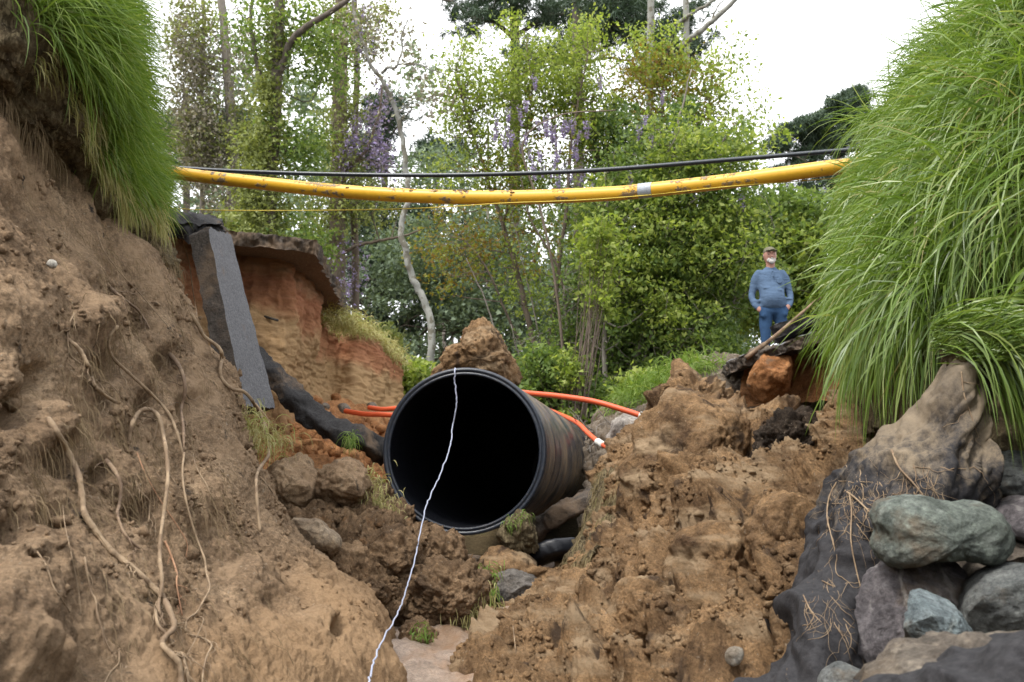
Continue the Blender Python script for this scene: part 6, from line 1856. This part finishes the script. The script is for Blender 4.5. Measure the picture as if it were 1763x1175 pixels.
tree('tree', 'thin multi-stemmed grey undergrowth tree in the centre', 'tree',
     [([(1000, 840, 18.2), (985, 640, 18.2), (975, 500, 18.2), (1000, 380, 18.2)], 0.035, 0.008),
      ([(965, 840, 18), (1000, 700, 18), (1040, 640, 18), (1100, 560, 18)], 0.03, 0.008),
      ([(905, 830, 17.8), (870, 700, 17.8), (850, 560, 17.8), (800, 440, 17.8)], 0.028, 0.007),
      ([(1020, 830, 18), (960, 700, 17.8), (905, 640, 17.8), (880, 560, 17.7)], 0.028, 0.007),
      ([(1060, 830, 18.4), (1020, 640, 18.4), (1015, 470, 18.4), (1050, 330, 18.4)], 0.03, 0.008),
      ([(1100, 840, 17.6), (1085, 700, 17.5), (1125, 560, 17.4), (1110, 430, 17.4)], 0.035, 0.008),
      ([(1180, 830, 17.8), (1160, 640, 17.8), (1190, 480, 17.8), (1170, 350, 17.8)], 0.035, 0.008),
      ([(930, 830, 18.6), (935, 640, 18.6), (890, 430, 18.6), (870, 340, 18.6)], 0.02, 0.006)],
     [('crown', 'mid', 0.06, bl([(960, 620, 70, 80, 900), (1010, 520, 70, 90, 900), (1080, 620, 90, 80, 1000), (870, 620, 50, 60, 300)], 18, 0.8), 10, 0.18)], 217, 'grey', TG, 460, 0.007)

# low shrubs
def shrub(label, blobs, mk, size, seed, base, n_tw=60, per=12, sp=0.12, cat='shrub', name='shrub'):
    r = np.random.default_rng(seed)
    t = thing(name, label, cat, P(*base))
    C, tips = blob_points(blobs, per, r, sp)
    leaf_mesh('leaves', C, size, LFM[mk], t, seed, tri=True)
    b0 = P(*base)
    tw = []
    for q in tips[r.permutation(len(tips))[:n_tw]]:
        mid = b0 * 0.5 + q * 0.5 + r.normal(size=3) * 0.08
        tw.append((spline(np.array([b0 + r.normal(size=3) * 0.06, mid, q]), 7), np.linspace(0.010, 0.003, 7)))
    V, f = tube_arrays(tw, 4, False)
    tag(part('stems', V, f, BK['brown'], t), kind='stuff')
    return t
shrub('low bright green shrub between the orange bank and the pipe', bl([(715, 650, 34, 30, 1500), (700, 690, 26, 30, 900), (745, 670, 26, 30, 700)], 15, 0.5), 'spring', 0.06, 301, (715, 760, 15))
shrub('feathery bright green fern-like shrub on the right verge', bl([(1110, 655, 36, 16, 800), (1140, 668, 36, 12, 500), (1085, 680, 16, 20, 240)], 12.4, 0.3), 'spring', 0.05, 302, (1115, 700, 12.3))
shrub('vine-covered shrub behind the orange conduits', bl([(980, 700, 60, 60, 2200), (930, 650, 40, 60, 1400), (1040, 700, 50, 50, 1400), (960, 640, 60, 40, 900)], 16.2, 0.7), 'mid', 0.07, 303, (980, 820, 16.2), 120)
shrub('light green trailing creeper right of the soil cone', bl([(978, 640, 22, 40, 420), (975, 730, 24, 30, 300), (1030, 420, 34, 60, 700), (1040, 500, 26, 50, 400)], 15.6, 0.4), 'spring', 0.07, 304, (980, 830, 15.6), 60)
shrub('dark undergrowth shrub at the foot of the right trees', bl([(1060, 640, 70, 60, 2600), (1150, 620, 70, 50, 2600), (1220, 610, 50, 40, 1500), (1000, 560, 60, 60, 1200)], 18.8, 0.9), 'holly', 0.075, 305, (1100, 820, 18.8), 120)
shrub('shrub mass behind the left road slab', bl([(430, 420, 60, 70, 2200), (500, 560, 60, 80, 1500), (600, 600, 60, 60, 1700), (380, 420, 40, 60, 900), (650, 600, 50, 50, 1300)], 20.5, 0.8), 'ivy', 0.085, 306, (520, 760, 20.5), 100)

# dead branches and brush behind the conduits
r = np.random.default_rng(401)
tw = []
for k in range(70):
    a = P(r.uniform(1000, 1100), r.uniform(740, 800), r.uniform(10.8, 12.0))
    q = a + r.normal(size=3) * np.array([0.28, 0.2, 0.18]) + np.array([0, 0, 0.12])
    m_ = (a + q) / 2 + r.normal(size=3) * 0.08
    tw.append((spline(np.array([a, m_, q]), 8), np.linspace(0.008, 0.002, 8)))
V, f = tube_arrays(tw, 4, False)
o = mesh_np('brushwood', V, f, BK['grey'])
tag(o, 'tangle of bare grey brushwood behind the lower conduit', 'brushwood', kind='stuff')

# wisteria racemes: every cluster its own object
wr = thing('wisteria_vine', 'wisteria climber with long lilac flower clusters hanging in the centre trees', 'vine', P(960, 820, 17.2))
tubes('stem', [(spline(PA([(960, 820, 17.2), (970, 640, 17.2), (955, 480, 17.1), (930, 360, 17.0), (900, 250, 17.0), (960, 200, 17.0), (1060, 190, 17.0)]), 60), np.linspace(0.03, 0.01, 60))], BK['brown'], wr, 8)
r = np.random.default_rng(402)
protos = []
for k in range(4):
    n = 70
    t = r.random(n) ** 0.8
    a = r.uniform(0, 2 * math.pi, n)
    rad = 0.055 * (1 - t) ** 0.6 + 0.008
    C = np.stack([rad * np.cos(a), rad * np.sin(a), -t * 0.36], 1)
    A = r.normal(size=(n, 3)) * 0.022
    Bv = np.cross(A, r.normal(size=(n, 3)))
    Bv = Bv / (np.linalg.norm(Bv, axis=1)[:, None] + 1e-9) * 0.016
    V = np.stack([C - A, C - Bv, C + A, C + Bv], 1).reshape(-1, 3)
    me = bpy.data.meshes.new('flower_cluster')
    me.from_pydata([tuple(x) for x in V], [], np.arange(n * 4).reshape(-1, 4).tolist())
    at = me.attributes.new('rnd', 'FLOAT', 'POINT')
    at.data.foreach_set('value', np.repeat(r.random(n), 4).astype(np.float32))
    me.materials.append(LFM['wisteria'])
    protos.append(me)
RAC = [(855, 205), (856, 222), (873, 225), (885, 232), (892, 190), (896, 205), (905, 180), (905, 235), (897, 250), (912, 262), (925, 215), (938, 215), (945, 225), (940, 205), (952, 222), (968, 215),
       (975, 212), (988, 212), (990, 250), (992, 262), (958, 240), (960, 262), (955, 275), (950, 295), (965, 290), (915, 275), (918, 290), (928, 262), (973, 285), (1000, 232), (1032, 138), (1141, 162),
       (985, 300), (1005, 300), (960, 310), (1020, 318), (1120, 240), (1112, 205), (920, 140), (874, 190), (868, 238), (935, 290), (1010, 215), (1085, 300), (1275, 340), (1290, 372), (1190, 325), (1102, 218)]
for k, (x, y) in enumerate(RAC):
    o = bpy.data.objects.new('flower_cluster', protos[k % 4])
    COL.objects.link(o)
    o.parent = wr
    o.location = tuple(P(x, y - 8, 16.7 + 0.5 * r.random()) - np.array(wr.location))
    o.rotation_euler = (r.normal() * 0.12, r.normal() * 0.12, r.uniform(0, 6))
    s = r.uniform(0.55, 0.95)
    o.scale = (s, s, s)

# the far wood that reads as one mass
r = np.random.default_rng(403)
rows = []
for k in range(64):
    x = r.uniform(-150, 1750)
    y = r.uniform(470, 760)
    rows.append((x, y, r.uniform(50, 110), r.uniform(40, 80), int(r.uniform(450, 900))))
for k in range(62):
    rows.append((r.uniform(280, 760) if k % 2 else r.uniform(760, 1150), r.uniform(120, 500) if k % 2 else r.uniform(330, 560), r.uniform(30, 60), r.uniform(30, 60), int(r.uniform(200, 420))))
C, tips = blob_points(bl(rows, 48, 5.0), 16, r, 0.5)
fw = thing('distant_woods', 'haze-tinted dark green distant wood glimpsed through the trees', 'woods', P(800, 860, 48))
leaf_mesh('foliage', C, 0.24, LFM['far'], fw, 404, tri=True)
paths = []
for k in range(24):
    x = r.uniform(200, 1300)
    x2 = x + r.normal() * 16
    dd = r.uniform(36, 52)
    top = r.uniform(150, 450) if x < 1180 else 560
    paths.append((spline(PA([(x, 900, dd), ((x + x2) / 2 + r.normal() * 5, (900 + top) / 2, dd), (x2, top, dd)]), 12), np.linspace(r.uniform(0.10, 0.2), 0.05, 12)))
V, f = tube_arrays(paths, 6, False)
tag(part('far_trunks', V, f, BK['grey'], fw), kind='stuff')
fw['kind'] = 'stuff'
